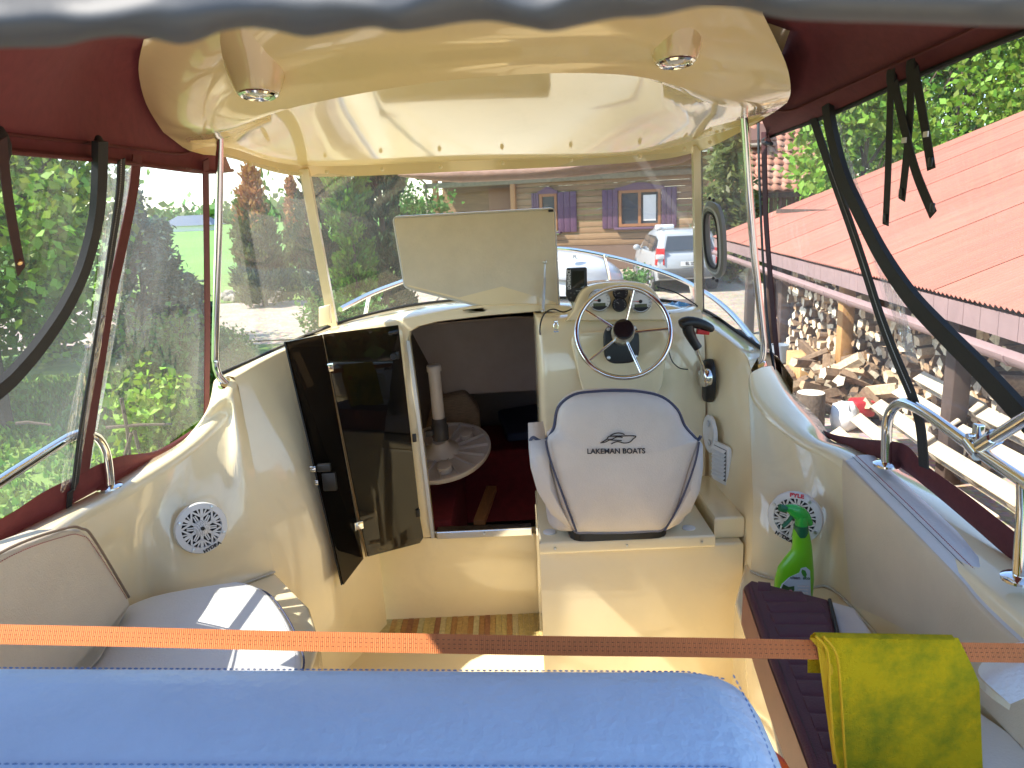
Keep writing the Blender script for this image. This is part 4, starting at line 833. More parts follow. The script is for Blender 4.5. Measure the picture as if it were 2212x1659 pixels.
for i, tx in enumerate(('środek do', 'usuwania', 'kamienia')): lettering('label_text', tx, .0085, lab(1735, 1266 + i * 7, .001), bx_, bz_, WPR, sbt, bold=.0002)
obj('round_badge', lathe([(.0068, 0), (.0068, .0006)], lab(1707, 1278, .0005), (0, -1, 0), 16), mat('pink_print', (.6, .3, .45), rough=.5), sbt)
# fish finder on the dash
ff = thing('fish_finder', WY(1248, 668, 2.86), 'small black fish finder with dark screen left of the steering wheel', 'fish finder')
fy = 2.86
fb = obj('housing', prism(rounded([WY(1225, 580, fy), WY(1268, 578, fy), WY(1269, 645, fy), WY(1262, 653, fy), WY(1230, 652, fy), WY(1223, 640, fy)], .006, 3), V(0, .035, 0), .004), BLACK, ff)
obj('screen', prism([WY(1236, 586, fy - .0012), WY(1262, 585, fy - .0012), WY(1262, 622, fy - .0012), WY(1236, 623, fy - .0012)], V(0, .001, 0)), mat('dark_screen', (.03, .026, .022), rough=.08, coat=.5), ff, smooth=False)
lettering('maker_name', 'LOWRANCE', .0185, WY(1229.6, 604, fy - .002), V(0, 0, 1), V(-1, 0, 0), WHITEP, ff, bold=.0004, sx=.72)
lettering('model_name', 'Elite-4x', .0055, WY(1249, 628, fy - .0012), V(1, 0, 0), V(0, 0, 1), WHITEP, ff)
for i, (a, b) in enumerate([(1233, 633), (1241, 634), (1249, 634), (1257, 635), (1262, 637), (1246, 641), (1252, 641), (1259, 643), (1233, 643)]):
    obj('button', lathe([(.0035, 0), (.003, .0018), (.001, .002)], WY(a, b, fy), (0, -1, 0), 8), mat('grey_button_%d' % i, (.10, .10, .10), rough=.5), ff)
obj('stand', join(tube([WY(1249, 650, fy + .02), WY(1248, 672, fy + .02)], .012, 10), lathe([(.035, -.012), (.034, 0), (.02, .006)], WY(1247, 676, fy + .02), (0, 0, 1), 18)), BLACK, ff)
# cables
def cable(pts, name, label, r=.0028):
    return tag(obj(name, tube(spline([WY(a, b, y) for a, b, y in pts], 8), r, 7), RUBBER, None), label, 'cable')
cable([(1240, 664, 2.85), (1218, 674, 2.82), (1196, 668, 2.80), (1180, 674, 2.78), (1170, 690, 2.76), (1166, 715, 2.76), (1170, 735, 2.80)], 'cable', 'black cable from the fish finder hanging over the cabin opening edge')
cable([(1420, 620, 2.88), (1460, 632, 2.95), (1500, 656, 3.02), (1504, 664, 3.0), (1470, 676, 2.9), (1445, 678, 2.8)], 'cable', 'black cable looping along the dash to the right mullion')
cable([(1441, 728, 2.74), (1444, 755, 2.72), (1452, 780, 2.70), (1468, 795, 2.70), (1486, 798, 2.70)], 'cable', 'thin black cable curving from the wheel to the socket', .0022)
# blue bag on the dash
BAG = mat('blue_film', (.10, .38, .72), rough=.25, coat=.4, bump=.9, bscale=14)
bag = ball(WY(1462, 668, 2.98), .05, 20, (1.15, 1.3, .55)); bag = ([v + V(*(RNG.normal(0, .004, 3))) for v in bag[0]], bag[1])
tag(obj('blue_bag', bag, BAG, None, sharp=0), 'crumpled blue plastic bag on the dash right of the wheel', 'bag')
# folding table lying in the cabin
tb_ = thing('pedestal_table', WY(975, 975, 3.35), 'white round plastic table turned upside down with its pipe leg upright, inside the cabin', 'table')
TBW = mat('table_plastic', (.62, .56, .52), rough=.45, var=.04)
tc_ = WY(955, 975, 3.35); tn = V(-.12, -.30, 1).normalized(); txx, tyy, _ = basis(tn)
tr_ = .235
top = obj('table_top', lathe([(tr_ * .97, -.02), (tr_, -.01), (tr_, .008), (tr_ * .96, .010), (tr_ * .94, -.004), (.02, -.004)], tc_, tn, 40), TBW, tb_, sharp=40)
for k in range(16):
    t = 2 * math.pi * k / 16; dv = txx * math.cos(t) + tyy * math.sin(t)
    obj('rib', strip([tc_ + dv * .06, tc_ + dv * tr_ * .94], .006, .022, up=tn), TBW, top, smooth=False)
for t in (R(-60), R(60), R(180)):
    obj('foot_cup', lathe([(.035, -.004), (.035, .026), (.03, .028), (.001, .028)], tc_ + (txx * math.cos(t) + tyy * math.sin(t)) * .15, tn, 18), TBW, top, sharp=50)
pv = V(-.03, 0.0, 1).normalized(); p0 = tc_ + tn * .0
obj('flange', lathe([(.085, .0), (.083, .012), (.045, .035), (.034, .06)], p0, tn, 28), TBW, tb_, sharp=50)
obj('clamp_collar', join(lathe([(.038, .06), (.040, .08), (.040, .13), (.034, .135), (.034, .165)], p0, pv, 22), box(p0 + V(-.05, -.02, .10), (.035, .03, .03), bev=.004)), mat('dark_grey_plastic', (.06, .055, .055), rough=.5), tb_, sharp=50)
obj('pipe_leg', lathe([(.0285, .16), (.0285, .39), (.034, .392), (.034, .418), (.030, .422), (.001, .423)], p0, pv, 22), TBW, tb_, sharp=50)
# cushions and float in the cabin
CBL = mat('dark_blue_cushion', (.05, .07, .14), rough=.8)
tag(obj('blue_cushion', prism(rounded([WZ(1075, 885, 1.22), WZ(1180, 868, 1.22), WZ(1180, 930, 1.22), WZ(1095, 938, 1.22)], .03), V(0, 0, -.05), .012), CBL, None), 'dark blue cushion lying on the berth inside the cabin', 'cushion')
tag(obj('patterned_cushion', prism(rounded([WY(905, 985, 3.62), WY(935, 870, 3.68), WY(1005, 850, 3.7), WY(1035, 890, 3.7), WY(1040, 960, 3.68)], .03), V(0, .08, .02), .02), mat('striped_fabric', (.22, .16, .11), rough=.9, var=.3, vscale=30, stretch=(1, 1, 12)), None), 'brown striped cushion propped up behind the table in the cabin', 'cushion')
ORF = mat('orange_float', (.75, .10, .02), rough=.35, coat=.2)
tag(obj('orange_float', lathe([(.001, -.05), (.03, -.042), (.046, -.015), (.046, .015), (.03, .042), (.001, .05)], WY(906, 1062, 3.0), (.2, .1, 1), 18), ORF, None), 'small orange float just inside the cabin door', 'float')
REDF = mat('red_float', (.70, .045, .01), rough=.35, coat=.2)
tag(obj('red_float', lathe([(.001, -.12), (.06, -.10), (.10, -.05), (.11, 0), (.10, .05), (.06, .09), (.025, .105), (.02, .125), (.001, .125)], WY(1586, 1735, 1.02), (-.5, .2, .6), 28), REDF, None), 'red rounded buoy half hidden by the sky-tinted backrest end', 'float')
# woven rug
rug = thing('woven_rug', WZ(990, 1380, FLZ), 'striped yellow and brown woven rug on the cockpit floor', 'rug')
ra, rb_ = WZ(822, 1352, FLZ), WZ(1180, 1354, FLZ); rw = rb_.x - ra.x
RC = [(.55, .42, .16), (.42, .22, .08), (.52, .46, .24), (.26, .26, .12), (.60, .50, .26), (.34, .16, .08), (.52, .33, .12)]
rm = [mat('rug_band_%d' % i, c, rough=.95, var=.2, vscale=60, bump=.6, bscale=250) for i, c in enumerate(RC)]
for k in range(30):
    x0 = ra.x + rw * k / 30
    obj('rug_band', box((x0 + rw / 60, ra.y - .06, FLZ + .006 + .001 * (k % 2)), (rw / 30 - .001, .22, .010)), rm[random.choice([0, 1, 2, 4, 4, 2, 6, 3, 5, 0])], rug, smooth=False)
# ================================================================ canopy
cn = thing('boat_canopy', (0, 1.4, 1.75), 'maroon canvas canopy with clear zipped windows around the cockpit', 'canopy')
def SLx(px, py):
    top = -.93 - .09 * max(0, min(1, (px - 50) / 300)); return top + (-1.275 - top) * max(0, (py - 340)) / 710
def SL(px, py, o=0.0): return WX(px, py, SLx(px, py) + o)
def SRx(py): return 1.0 + .10 * max(0, (py - 260)) / 740
def SR(px, py, o=0.0): return WX(px, py, SRx(py) - o)
# roof
ed = [V(-.95, .28, 2.60), SL(-260, 300), SL(0, 326), SL(200, 345), SL(305, 356), SL(436, 372), V(-1.0, 2.85, 2.67)]
s1 = [V(-.93, .28, 2.64), WX(-260, 240, -.92), WX(0, 282, -.94), WX(200, 305, -1.0), WX(300, 318, -1.02), WX(400, 326, -1.04), V(-.98, 2.7, 2.80)]
er = [V(1.0, .28, 2.66), SR(2600, -60), SR(2212, 72), SR(1990, 162), SR(1800, 246), SR(1655, 300), V(1.0, 2.85, 2.68)]
s2 = [V(.98, .28, 2.70), WX(2600, -140, .97), WX(2212, 10, .97), WX(1990, 110, .97), WX(1780, 205, .94), WX(1700, 235, .90), V(.88, 2.7, 2.82)]
ys = [.28, 1.1, 1.5, 1.9, 2.1, 2.2, 2.6]
def rf(x, dz): return [V(x if abs(x) < .7 or y < 1.85 else (-.94 if x < 0 else .82), y, 2.66 + .30 * min(1, (y - .28) / 1.7) ** .8 + dz + (.10 if i == 6 else 0)) for i, y in enumerate(ys)]
roof_rows = [ed, s1, rf(-.78, -.03), rf(-.5, 0), rf(0, .01), rf(.5, 0), rf(.78, -.03), s2, er]
roof = obj('roof_panel', sheet(roof_rows, 5, 3), MAROON, cn, sharp=0)
obj('seam', tube(spline([p + V(.006, 0, -.006) for p in s1[1:]], 6), .004, 6), MAROON, roof); obj('seam', tube(spline([p + V(-.006, 0, -.006) for p in s2[1:]], 6), .004, 6), MAROON, roof)
obj('edge_binding', tube(spline([p + V(-.004, 0, 0) for p in er], 8), .007, 8), ZIPB, roof); obj('edge_binding', tube(spline([p + V(.004, 0, 0) for p in ed], 8), .006, 8), MAROON, roof)
def rumple(vf, amp, seed, sgn=1):
    """soft folds pressed into a clear sheet"""
    rr_ = np.random.default_rng(seed); ws_ = [(rr_.uniform(3, 16), rr_.uniform(-9, 9), rr_.uniform(0, 6.28), rr_.uniform(.4, 1)) for _ in range(6)]
    out = []
    for v in vf[0]:
        f = sum(w * math.sin(a_ * v.y + b_ * v.z + c_ + 1.3 * math.sin(4 * v.z + c_)) for a_, b_, c_, w in ws_) / 3
        out.append(v + V(amp * f * abs(f) ** .5, 0, 0))
    return out, vf[1]
# left windows
fw = obj('clear_window', rumple(sheet([[SL(300, 352), SL(360, 358), SL(438, 368)], [SL(262, 600), SL(350, 600), SL(440, 600)], [SL(215, 850), SL(330, 840), SL(445, 820)], [SL(190, 1035), SL(300, 1000), SL(446, 900)]], 14, 12), .011, 1), VINYL, cn, sharp=0)
aw = obj('clear_window', rumple(sheet([[SL(-560, 255), SL(-260, 290), SL(0, 320), SL(120, 335), SL(240, 348)], [SL(-560, 640), SL(-260, 620), SL(0, 610), SL(100, 605), SL(205, 600)], [SL(-560, 1080), SL(-260, 950), SL(0, 900), SL(90, 880), SL(180, 850)], [SL(-560, 1440), SL(-260, 1250), SL(0, 1120), SL(80, 1080), SL(158, 1040)]], 14, 12), .011, 2), VINYL, cn, sharp=0)
cw = obj('crinkled_flap', sheet([[SL(236, 345, .004), SL(262, 348, .006)], [SL(218, 500, .012), SL(250, 500, .012)], [SL(196, 700, .012), SL(226, 700, .02)], [SL(150, 900, .014), SL(192, 900, .016)], [SL(128, 1085, .012), SL(160, 1080, .012)]], 3, 8), CRINK, cn, sharp=0)
obj('clear_margin', sheet([[SL(262, 348, .003), SL(290, 350, .003)], [SL(226, 700, .003), SL(262, 640, .003)], [SL(165, 1080, .003), SL(195, 1010, .003)]], 3, 8), CRINK, cn, sharp=0)
def sband(pts, w, name, m, root, f=SL, o=.008, t=.004, side=-1):
    return obj(name, strip(spline([f(a, b, o) for a, b in pts], 6), w, t, up=(1, 0, 0)), m, root, smooth=False)
sband([(296, 335), (286, 420), (262, 540), (236, 660), (214, 800), (196, 920), (182, 1020)], .05, 'frame_strip', MAROON, fw, o=.006)
sband([(444, 345), (446, 500), (448, 700), (446, 905)], .055, 'frame_strip', MAROON, fw, o=.006)
sband([(262, 345), (258, 420), (240, 540), (218, 680), (196, 820), (176, 940), (160, 1060)], .040, 'zip', ZIPB, aw, o=.014)
zt = spline([SL(a, b, .020) for a, b in ((262, 345), (258, 420), (240, 540), (218, 680), (196, 820), (176, 940), (160, 1060))], 6)
stitches(zt, .006, .003, .0016, ALU, 'zip_teeth', aw)
sband([(216, 305), (214, 400), (206, 480), (180, 580), (140, 665), (90, 740), (40, 800), (0, 838), (-120, 930)], .046, 'rolled_keder', ZIPB, aw, o=.03, t=.016)
obj('keder_loop', ball(SL(216, 318, .02), .022, 12, (.5, .9, 1.3)), ZIPB, aw); obj('keder_loop', ball(SL(2, 310, .02), .026, 12, (.5, .9, 1.3)), ZIPB, aw)
stp = sband([(4, 300), (14, 400), (28, 490), (46, 586)], .030, 'hanging_strap', mat('brown_webbing', (.05, .02, .02), rough=.8), cn, o=.06, t=.002)
obj('snap', lathe([(.007, 0), (.006, .003), (.002, .004)], SL(41, 566, .062), (1, -.8, .2), 14), mat('brass', (.65, .38, .16), rough=.25, metal=1), stp)
sband([(152, 1060), (148, 1110)], .026, 'zip_flap', ZIPB, cn, o=.022)
sk_t = [SL(-260, 1250, .002), SL(0, 1122, .002), SL(90, 1065, .002), SL(160, 1030, .004), SL(250, 988, .002), SL(340, 972, .0), SL(420, 925, -.01)]
sk_b = [V(-1.28, .9, 1.72), SL(-30, 1200, .006), SL(130, 1104, .006), SL(221, 1053, .006), SL(287, 1021, .006), SL(360, 978, .006), SL(422, 928, .0)]
obj('skirt', sheet([sk_t, [p.lerp(q, .5) + V(.012, 0, 0) for p, q in zip(sk_t, sk_b)], sk_b], 6, 2), MAROON, cn, sharp=0)
# canvas panel added out of view at left to keep sun off the bolster
obj('added_shade_curtain', loft([[V(-.95, -.9, 2.62), ed[0] + V(.01, 0, .03), ed[0].lerp(ed[1], .4 * .68 / (ed[1].y - .28)) + V(.005, 0, .02), ed[0].lerp(ed[1], .68 / (ed[1].y - .28)) + V(.005, 0, .02)], [V(-1.28, -.9, 1.68), V(-1.28, .35, 1.7), V(-1.28, .6, 1.71), V(-1.28, 1.0, 1.71)]]), MAROON, cn)
# right windows
rw1 = obj('clear_window', rumple(sheet([[SR(1655, 290), SR(1700, 275), SR(1770, 245)], [SR(1665, 520), SR(1760, 520), SR(1850, 520)], [SR(1690, 760), SR(1800, 760), SR(1935, 760)], [SR(1740, 925), SR(1850, 945), SR(2000, 980)]], 14, 12), .011, 3), VINYL, cn, sharp=0)
rw2 = obj('clear_window', rumple(sheet([[SR(1790, 245), SR(1990, 165), SR(2212, 70), SR(2600, -70)], [SR(1870, 520), SR(2040, 480), SR(2212, 440), SR(2600, 380)], [SR(1945, 760), SR(2080, 780), SR(2212, 800), SR(2600, 860)], [SR(2010, 985), SR(2100, 1060), SR(2212, 1150), SR(2600, 1450)]], 14, 12), .011, 4), VINYL, cn, sharp=0)
obj('crinkled_flap', sheet([[SR(1790, 225, .006), SR(1805, 225, .006)], [SR(1830, 380, .012), SR(1850, 385, .02)], [SR(1872, 520, .02), SR(1905, 530, .012)], [SR(1915, 640, .012), SR(1950, 650, .02)], [SR(1960, 780, .02), SR(1985, 790, .012)]], 3, 8), CRINK, cn, sharp=0)
sband([(1752, 240), (1775, 310), (1806, 400), (1838, 490), (1868, 580), (1900, 680), (1934, 770), (1968, 850), (1988, 920), (1996, 1010)], .040, 'zip', ZIPB, rw2, f=SR, o=.012)
stitches(spline([SR(a, b, .017) for a, b in ((1790, 355), (1838, 490), (1868, 580), (1900, 680), (1934, 770), (1968, 850))], 6), .006, .003, .0015, ALU, 'zip_teeth', rw2)
sband([(1786, 205), (1795, 275), (1822, 380), (1868, 480), (1912, 562), (1970, 645), (2040, 720), (2110, 790), (2212, 900), (2330, 1040)], .046, 'rolled_keder', ZIPB, rw2, f=SR, o=.03, t=.016)
obj('keder_loop', ball(SR(1783, 215, .02), .020, 12, (.5, .8, 1.4)), ZIPB, rw2)
sband([(1650, 285), (1652, 380), (1655, 480), (1664, 600), (1676, 740), (1688, 850)], [.05] * 31, 'frame_strip', mat('dark_maroon_edge', (.055, .012, .014), rough=.8), rw1, f=SR, o=.004)
sband([(1638, 255), (1640, 380), (1648, 560), (1658, 700), (1672, 800)], .016, 'edge_track', BLACK, rw1, f=lambda a, b, o: WX(a, b, .96), o=0)
for i, (pts, lab_) in enumerate((([(1926, 150), (1922, 260), (1918, 380), (1913, 486)], 0), ([(1968, 130), (1966, 240), (1958, 340), (1948, 432)], 0), ([(1932, 180), (1952, 270), (1978, 370), (2016, 464)], (1953, 303)), ([(1976, 150), (1990, 230), (2002, 300), (2012, 366)], (2000, 290)))):
    s_ = sband(pts, .030, 'hanging_strap', ZIPB, cn, f=SR, o=.05 + .006 * i, t=.002)
    e_ = pts[-1]
    obj('buckle', box(SR(e_[0] - 2, e_[1] - 16, .054 + .006 * i), (.006, .014, .020), bev=.002), BLACK, s_)
    if lab_: obj('white_tag', box(SR(lab_[0], lab_[1], .056 + .006 * i), (.003, .018, .012)), WHITEP, s_)
for px, py in ((1927, 160), (1970, 142)): obj('keder_loop', ball(SR(px, py, .02), .024, 12, (.5, .7, 1.7)), ZIPB, cn)
rk_t = [SR(1755, 917, .0), SR(1800, 938, .0), SR(1866, 948, .004), SR(1950, 958, .004), SR(1997, 1002, .004), SR(2082, 1063, .004), SR(2193, 1150, .004), SR(2500, 1400, .004)]
rk_b = [SR(1757, 922, .0), SR(1800, 952, .0), SR(1866, 981, .01), SR(1933, 1003, .01), SR(2003, 1055, .01), SR(2090, 1128, .01), SR(2184, 1210, .01), SR(2450, 1440, .01)]
obj('skirt', sheet([rk_t, [p.lerp(q, .5) + V(-.01, 0, 0) for p, q in zip(rk_t, rk_b)], rk_b], 6, 2), mat('maroon_canvas_dark', (.10, .02, .024), rough=.85, var=.12, vscale=40, bump=.15, bscale=500), cn, sharp=0)
# rolled-up rear curtain right above the camera
cb_ = [(-4300, 150), (-3600, 120), (-3000, 160), (-2400, 118), (-1800, 150), (-1200, 100), (-650, 128), (-200, 108), (0, 104), (130, 100), (200, 84), (270, 78), (330, 84), (385, 96), (430, 88), (480, 68), (540, 60), (600, 68), (660, 80), (720, 72), (800, 60), (860, 68), (920, 62), (990, 50), (1060, 46), (1130, 58), (1190, 68), (1250, 56), (1330, 40), (1420, 34), (1520, 14), (1600, 18), (1680, 38), (1780, 46), (1950, 50), (2100, 56), (2212, 58), (2450, 62), (2900, 40), (3400, 90), (3900, 50), (4400, 80), (5000, 40), (5600, 70), (6100, 50)]
CY = .30
rows = []
for dpy, dy in ((-330, .10), (-200, .03), (-110, -.015), (-45, -.022), (-10, -.012), (0, 0), (-14, .012), (-60, .026), (-140, .05), (-330, .12)):
    rows.append([WY(a, b + dpy - (14 * math.sin(a * .021) if dpy < -30 else 0), CY + dy + .004 * math.sin(a * .013)) for a, b in cb_])
obj('rolled_rear_curtain', sheet(rows, 4, 2), GREYV, cn, sharp=0)
# ================================================================ outdoors: ground
def ground_mesh(name, xs, ys, hf, m, kind='structure'):
    vs = [V(x, y, hf(x, y)) for y in ys for x in xs]; n = len(xs)
    fs = [(j * n + i, j * n + i + 1, (j + 1) * n + i + 1, (j + 1) * n + i) for j in range(len(ys) - 1) for i in range(n - 1)]
    o = obj(name, (vs, fs), m, None, sharp=0); return tag(o, kind=kind)
GRAV = mat('gravel', (.42, .33, .25), rough=.95, col2=(.60, .50, .40), vscale=2.2, bump=1.0, bscale=28)
_n, _l = GRAV.node_tree.nodes, GRAV.node_tree.links
_tc = _n.new('ShaderNodeTexCoord'); _vo = _n.new('ShaderNodeTexVoronoi'); _vo.inputs['Scale'].default_value = 22
_hs = _n.new('ShaderNodeMix'); _hs.data_type = 'RGBA'; _hs.blend_type = 'MULTIPLY'; _hs.inputs[0].default_value = .45
_src = [l for l in _l if l.to_socket.name == 'Base Color'][0].from_socket
_l.new(_tc.outputs['Object'], _vo.inputs['Vector']); _l.new(_src, _hs.inputs['A']); _l.new(_vo.outputs['Color'], _hs.inputs['B']); _l.new(_hs.outputs['Result'], _n['Principled BSDF'].inputs['Base Color'])
LAWN = mat('lawn', (.10, .19, .028), rough=.95, col2=(.20, .30, .05), vscale=3, bump=.6, bscale=60)
FIELD = mat('field_green', (.11, .26, .03), rough=.95, col2=(.16, .32, .05), vscale=.08, bump=.2, bscale=3)
ground_mesh('ground', [-900, -60, -20, 0, 20, 60, 900], [-300, -10, 10, 40, 100, 1500], lambda x, y: -.02, FIELD)
ground_mesh('gravel_yard', list(np.linspace(-5.5, 40, 30)), list(np.linspace(-30, 60, 50)), lambda x, y: .004 + .02 * math.sin(x * 1.7) * math.sin(y * 1.3), GRAV)
ground_mesh('lawn', list(np.linspace(-30, -2.6, 28)), list(np.linspace(-6, 14.5, 30)), lambda x, y: .034 + .02 * math.sin(x * 1.1 + y), LAWN)
ground_mesh('gravel_path', [-14, -12, -10, -8, -6, -4, -2], [15, 17, 18.5, 20, 22], lambda x, y: .036, GRAV)
ground_mesh('verge', list(np.linspace(-40, -3.5, 12)), [22.2, 25, 30, 34], lambda x, y: .04, LAWN)
# ---------------------------------------------------------------- leaves
def leaf_mesh(name, P, size, m, root, normal=None, elong=1.6, up=0.0, kind=None, jit=.4):
    """many small four-cornered leaves at points P"""
    P = np.asarray(P, float); n = len(P); org = np.array(ORG[root.name]) if root is not None else np.zeros(3)
    d = RNG.normal(size=(n, 3)); d[:, 2] += up
    if normal is not None: d = d * .6 + np.asarray(normal)
    d /= np.linalg.norm(d, axis=1)[:, None]
    a = np.cross(d, RNG.normal(size=(n, 3))); a /= np.linalg.norm(a, axis=1)[:, None]; b = np.cross(d, a)
    s = size * (1 + jit * RNG.uniform(-1, 1, n))[:, None]
    L = d * s * elong; W = a * s * .5; K = b * s * .15
    co = np.stack([P - L * .5, P + W + K, P + L * .5, P - W + K], 1).reshape(-1, 3) - org
    me = bpy.data.meshes.new(name); me.vertices.add(4 * n); me.vertices.foreach_set('co', co.astype(np.float32).ravel())
    me.loops.add(4 * n); me.loops.foreach_set('vertex_index', np.arange(4 * n, dtype=np.int32))
    me.polygons.add(n); me.polygons.foreach_set('loop_start', np.arange(0, 4 * n, 4, dtype=np.int32)); me.polygons.foreach_set('loop_total', np.full(n, 4, np.int32))
    me.update(); me.validate()
    return raw(name, me, m, root, smooth=False)
def leafmat(name, c, tr=.35, isl=.45): return mat(name, c, rough=.55, trans=tr, island=isl)
L_YG = leafmat('leaf_yellow_green', (.20, .32, .03)); L_MID = leafmat('leaf_mid_green', (.10, .20, .035)); L_BR = leafmat('leaf_bright', (.22, .36, .02)); L_DK = leafmat('leaf_dark', (.025, .055, .018), .2)
L_BLUE = leafmat('needle_blue_green', (.06, .12, .085), .3); L_OR = leafmat('needle_rust', (.42, .19, .07), .35); L_TH = leafmat('thuja_bright', (.12, .24, .012), .25); L_THD = leafmat('thuja_dark', (.02, .05, .014), .2); L_OL = leafmat('needle_olive', (.12, .14, .035), .3)
BARK = mat('bark', (.10, .07, .05), rough=.95, var=.3, vscale=15, bump=1.0, bscale=40)
def broad_tree(loc, h, rx, rz, n, size, m, label, cz=None, group=None, name='broadleaf_tree', trunk=.12, clumps=34):
    loc = Vector(loc); t = thing(name, loc, label, 'tree', group)
    cz = cz or h - rz
    obj('trunk', tube([loc, loc + V(.05, 0, h * .25), loc + V(-.06, .05, h * .5), loc + V(.04, 0, h * .85)], [trunk, trunk * .8, trunk * .55, trunk * .15], 8), BARK, t)
    for k in range(6):
        a = random.uniform(0, 6.28); z = h * random.uniform(.3, .6); e = loc + V(math.cos(a) * rx * .7, math.sin(a) * rx * .7, min(h * .95, z + rz * .7))
        obj('limb', tube([loc + V(0, 0, z), (loc + V(0, 0, z)).lerp(e, .5) + V(0, 0, .1), e], [trunk * .45, trunk * .3, trunk * .08], 6), BARK, t)
    d = RNG.normal(size=(clumps, 3)); d /= np.linalg.norm(d, axis=1)[:, None]; rad = RNG.uniform(.35, 1, clumps) ** .5
    C = d * rad[:, None] * [rx, rx, rz] + [loc.x, loc.y, loc.z + cz]
    idx = RNG.integers(0, clumps, n); sg = np.array([rx, rx, rz]) * .17
    leaf_mesh('crown', C[idx] + RNG.normal(size=(n, 3)) * sg, size, m, t, elong=1.4)
    return t
def conifer(loc, h, r, n, size, m, label, group=None, name='spruce_tree', z0=.03, p=.85, m2=None, split=None, taper=None):
    loc = Vector(loc); t = thing(name, loc, label, 'tree', group)
    obj('trunk', tube([loc, loc + V(0, 0, h * .5), loc + V(0, 0, h * .98)], [.03 * h ** .8, .018 * h ** .8, .004], 8), BARK, t)
    nb = int(60 + h * 16); zb = RNG.uniform(z0, .99, nb) ** 1.05; ab = RNG.uniform(0, 6.283, nb); rb = r * (1 - zb) ** p * RNG.uniform(.65, 1.12, nb) + .03
    if taper: rb = r * np.minimum(1, ((1 - zb) / taper)) ** .7 * RNG.uniform(.75, 1.1, nb)
    i = RNG.integers(0, nb, n); w = rb[i] / rb.max()
    keep = RNG.uniform(size=n) < (.25 + .75 * w); i = i[keep]; n2 = len(i)
    s = RNG.uniform(.15, 1, n2) ** .6; rr_ = rb[i] * s
    P = np.stack([loc.x + np.cos(ab[i]) * rr_, loc.y + np.sin(ab[i]) * rr_, loc.z + zb[i] * h - .12 * rr_ * (1 if not taper else -2.5)], 1)
    P += RNG.normal(size=(n2, 3)) * (.03 + .05 * r)
    nr = np.stack([np.cos(ab[i]), np.sin(ab[i]), np.full(n2, -.15 if not taper else 1.6)], 1)
    if m2 is None: leaf_mesh('crown', P, size, m, t, normal=nr, elong=2.4)
    else:
        up = (P[:, 2] - loc.z) / h + RNG.normal(size=n2) * .05 > split
        leaf_mesh('crown', P[~up], size, m, t, normal=nr[~up], elong=2.4); leaf_mesh('crown_tip', P[up], size, m2, t, normal=nr[up], elong=2.4)
    return t
def shrub(loc, h, r, n, size, m, label, group=None, name='shrub', stems=7):
    loc = Vector(loc); t = thing(name, loc, label, 'shrub', group); tips = []
    for k in range(stems):
        a = random.uniform(0, 6.28); q = r * random.uniform(.2, .9); tip = loc + V(math.cos(a) * q, math.sin(a) * q, h * random.uniform(.55, 1))
        obj('stem', tube([loc + V(math.cos(a) * .05, math.sin(a) * .05, 0), loc.lerp(tip, .5) + V(0, 0, h * .08), tip], [.012 + .006 * h, .008 + .003 * h, .004], 5), BARK, t); tips.append(tip)
    A = np.array([list(p) for p in tips]); i = RNG.integers(0, stems, n); s = RNG.uniform(.3, 1.05, n)[:, None]
    base = np.array([list(loc)]); P = base + (A[i] - base) * s + RNG.normal(size=(n, 3)) * [r * .2, r * .2, h * .12]
    P[:, 2] = np.maximum(P[:, 2], loc.z + .05)
    leaf_mesh('foliage', P, size, m, t, elong=1.5); return t
def at0(px, py, y):                     # foot of something seen at a picture column
    p = WY(px, py, y); return V(p.x, p.y, .02)
# left side
broad_tree(at0(-40, 700, 9.0), 4.9, 1.6, 2.2, 12000, .085, L_YG, 'sunlit yellow-green broadleaf tree seen through the left rear window', cz=2.7)
broad_tree(at0(-170, 700, 9.8), 5.4, 2.1, 2.5, 10000, .09, L_MID, 'mid-green broadleaf tree at the left picture edge', cz=2.8)
broad_tree(at0(-30, 700, 13.5), 5.2, 1.8, 2.4, 9000, .10, L_MID, 'dull green broadleaf tree behind the yellow-green one', cz=2.4)
conifer(at0(322, 700, 13.0), WY(322, 392, 13.0).z + .1, .72, 18000, .06, L_BLUE, 'tallest blue-green spruce seen through the left front window', 'spruces on the left')
conifer(at0(376, 700, 14.0), WY(376, 482, 14.0).z, .55, 12000, .06, L_BLUE, 'middle blue-green spruce just right of the tallest one', 'spruces on the left')
conifer(at0(425, 700, 13.0), WY(425, 600, 13.0).z, .6, 9000, .06, L_BLUE, 'lowest blue-green spruce beside the window frame', 'spruces on the left')
shrub(at0(395, 900, 9.2), 1.35, .7, 3000, .055, L_MID, 'thin leafy bush below the blue-green spruces', stems=12)
shrub(at0(345, 980, 7.2), .95, .5, 1500, .062, L_BR, 'bright lime-green young bush on the lawn at left')
shrub(at0(300, 1060, 6.4), .45, .5, 700, .05, L_BR, 'low lime-green sprouts in front of the stick frame')
shrub(at0(520, 800, 11.5), .7, .75, 2500, .05, L_MID, 'round dark green bush beside the gravel path')
# stick frame
sf = thing('stick_frame', at0(285, 1000, 6.6), 'rough frame of crossed branches standing on the lawn', 'stick frame')
for pts in (((262, 860), (275, 930), (288, 1060)), ((290, 930), (305, 990), (325, 1030)), ((284, 935), (268, 990), (255, 1030)), ((230, 924), (300, 918), (372, 916)), ((232, 985), (240, 1030), (244, 1060)), ((35, 915), (60, 912), (110, 918))):
    obj('stick', tube([WY(a, b, 6.6) for a, b in pts], [.018, .016, .012], 6), BARK, sf)
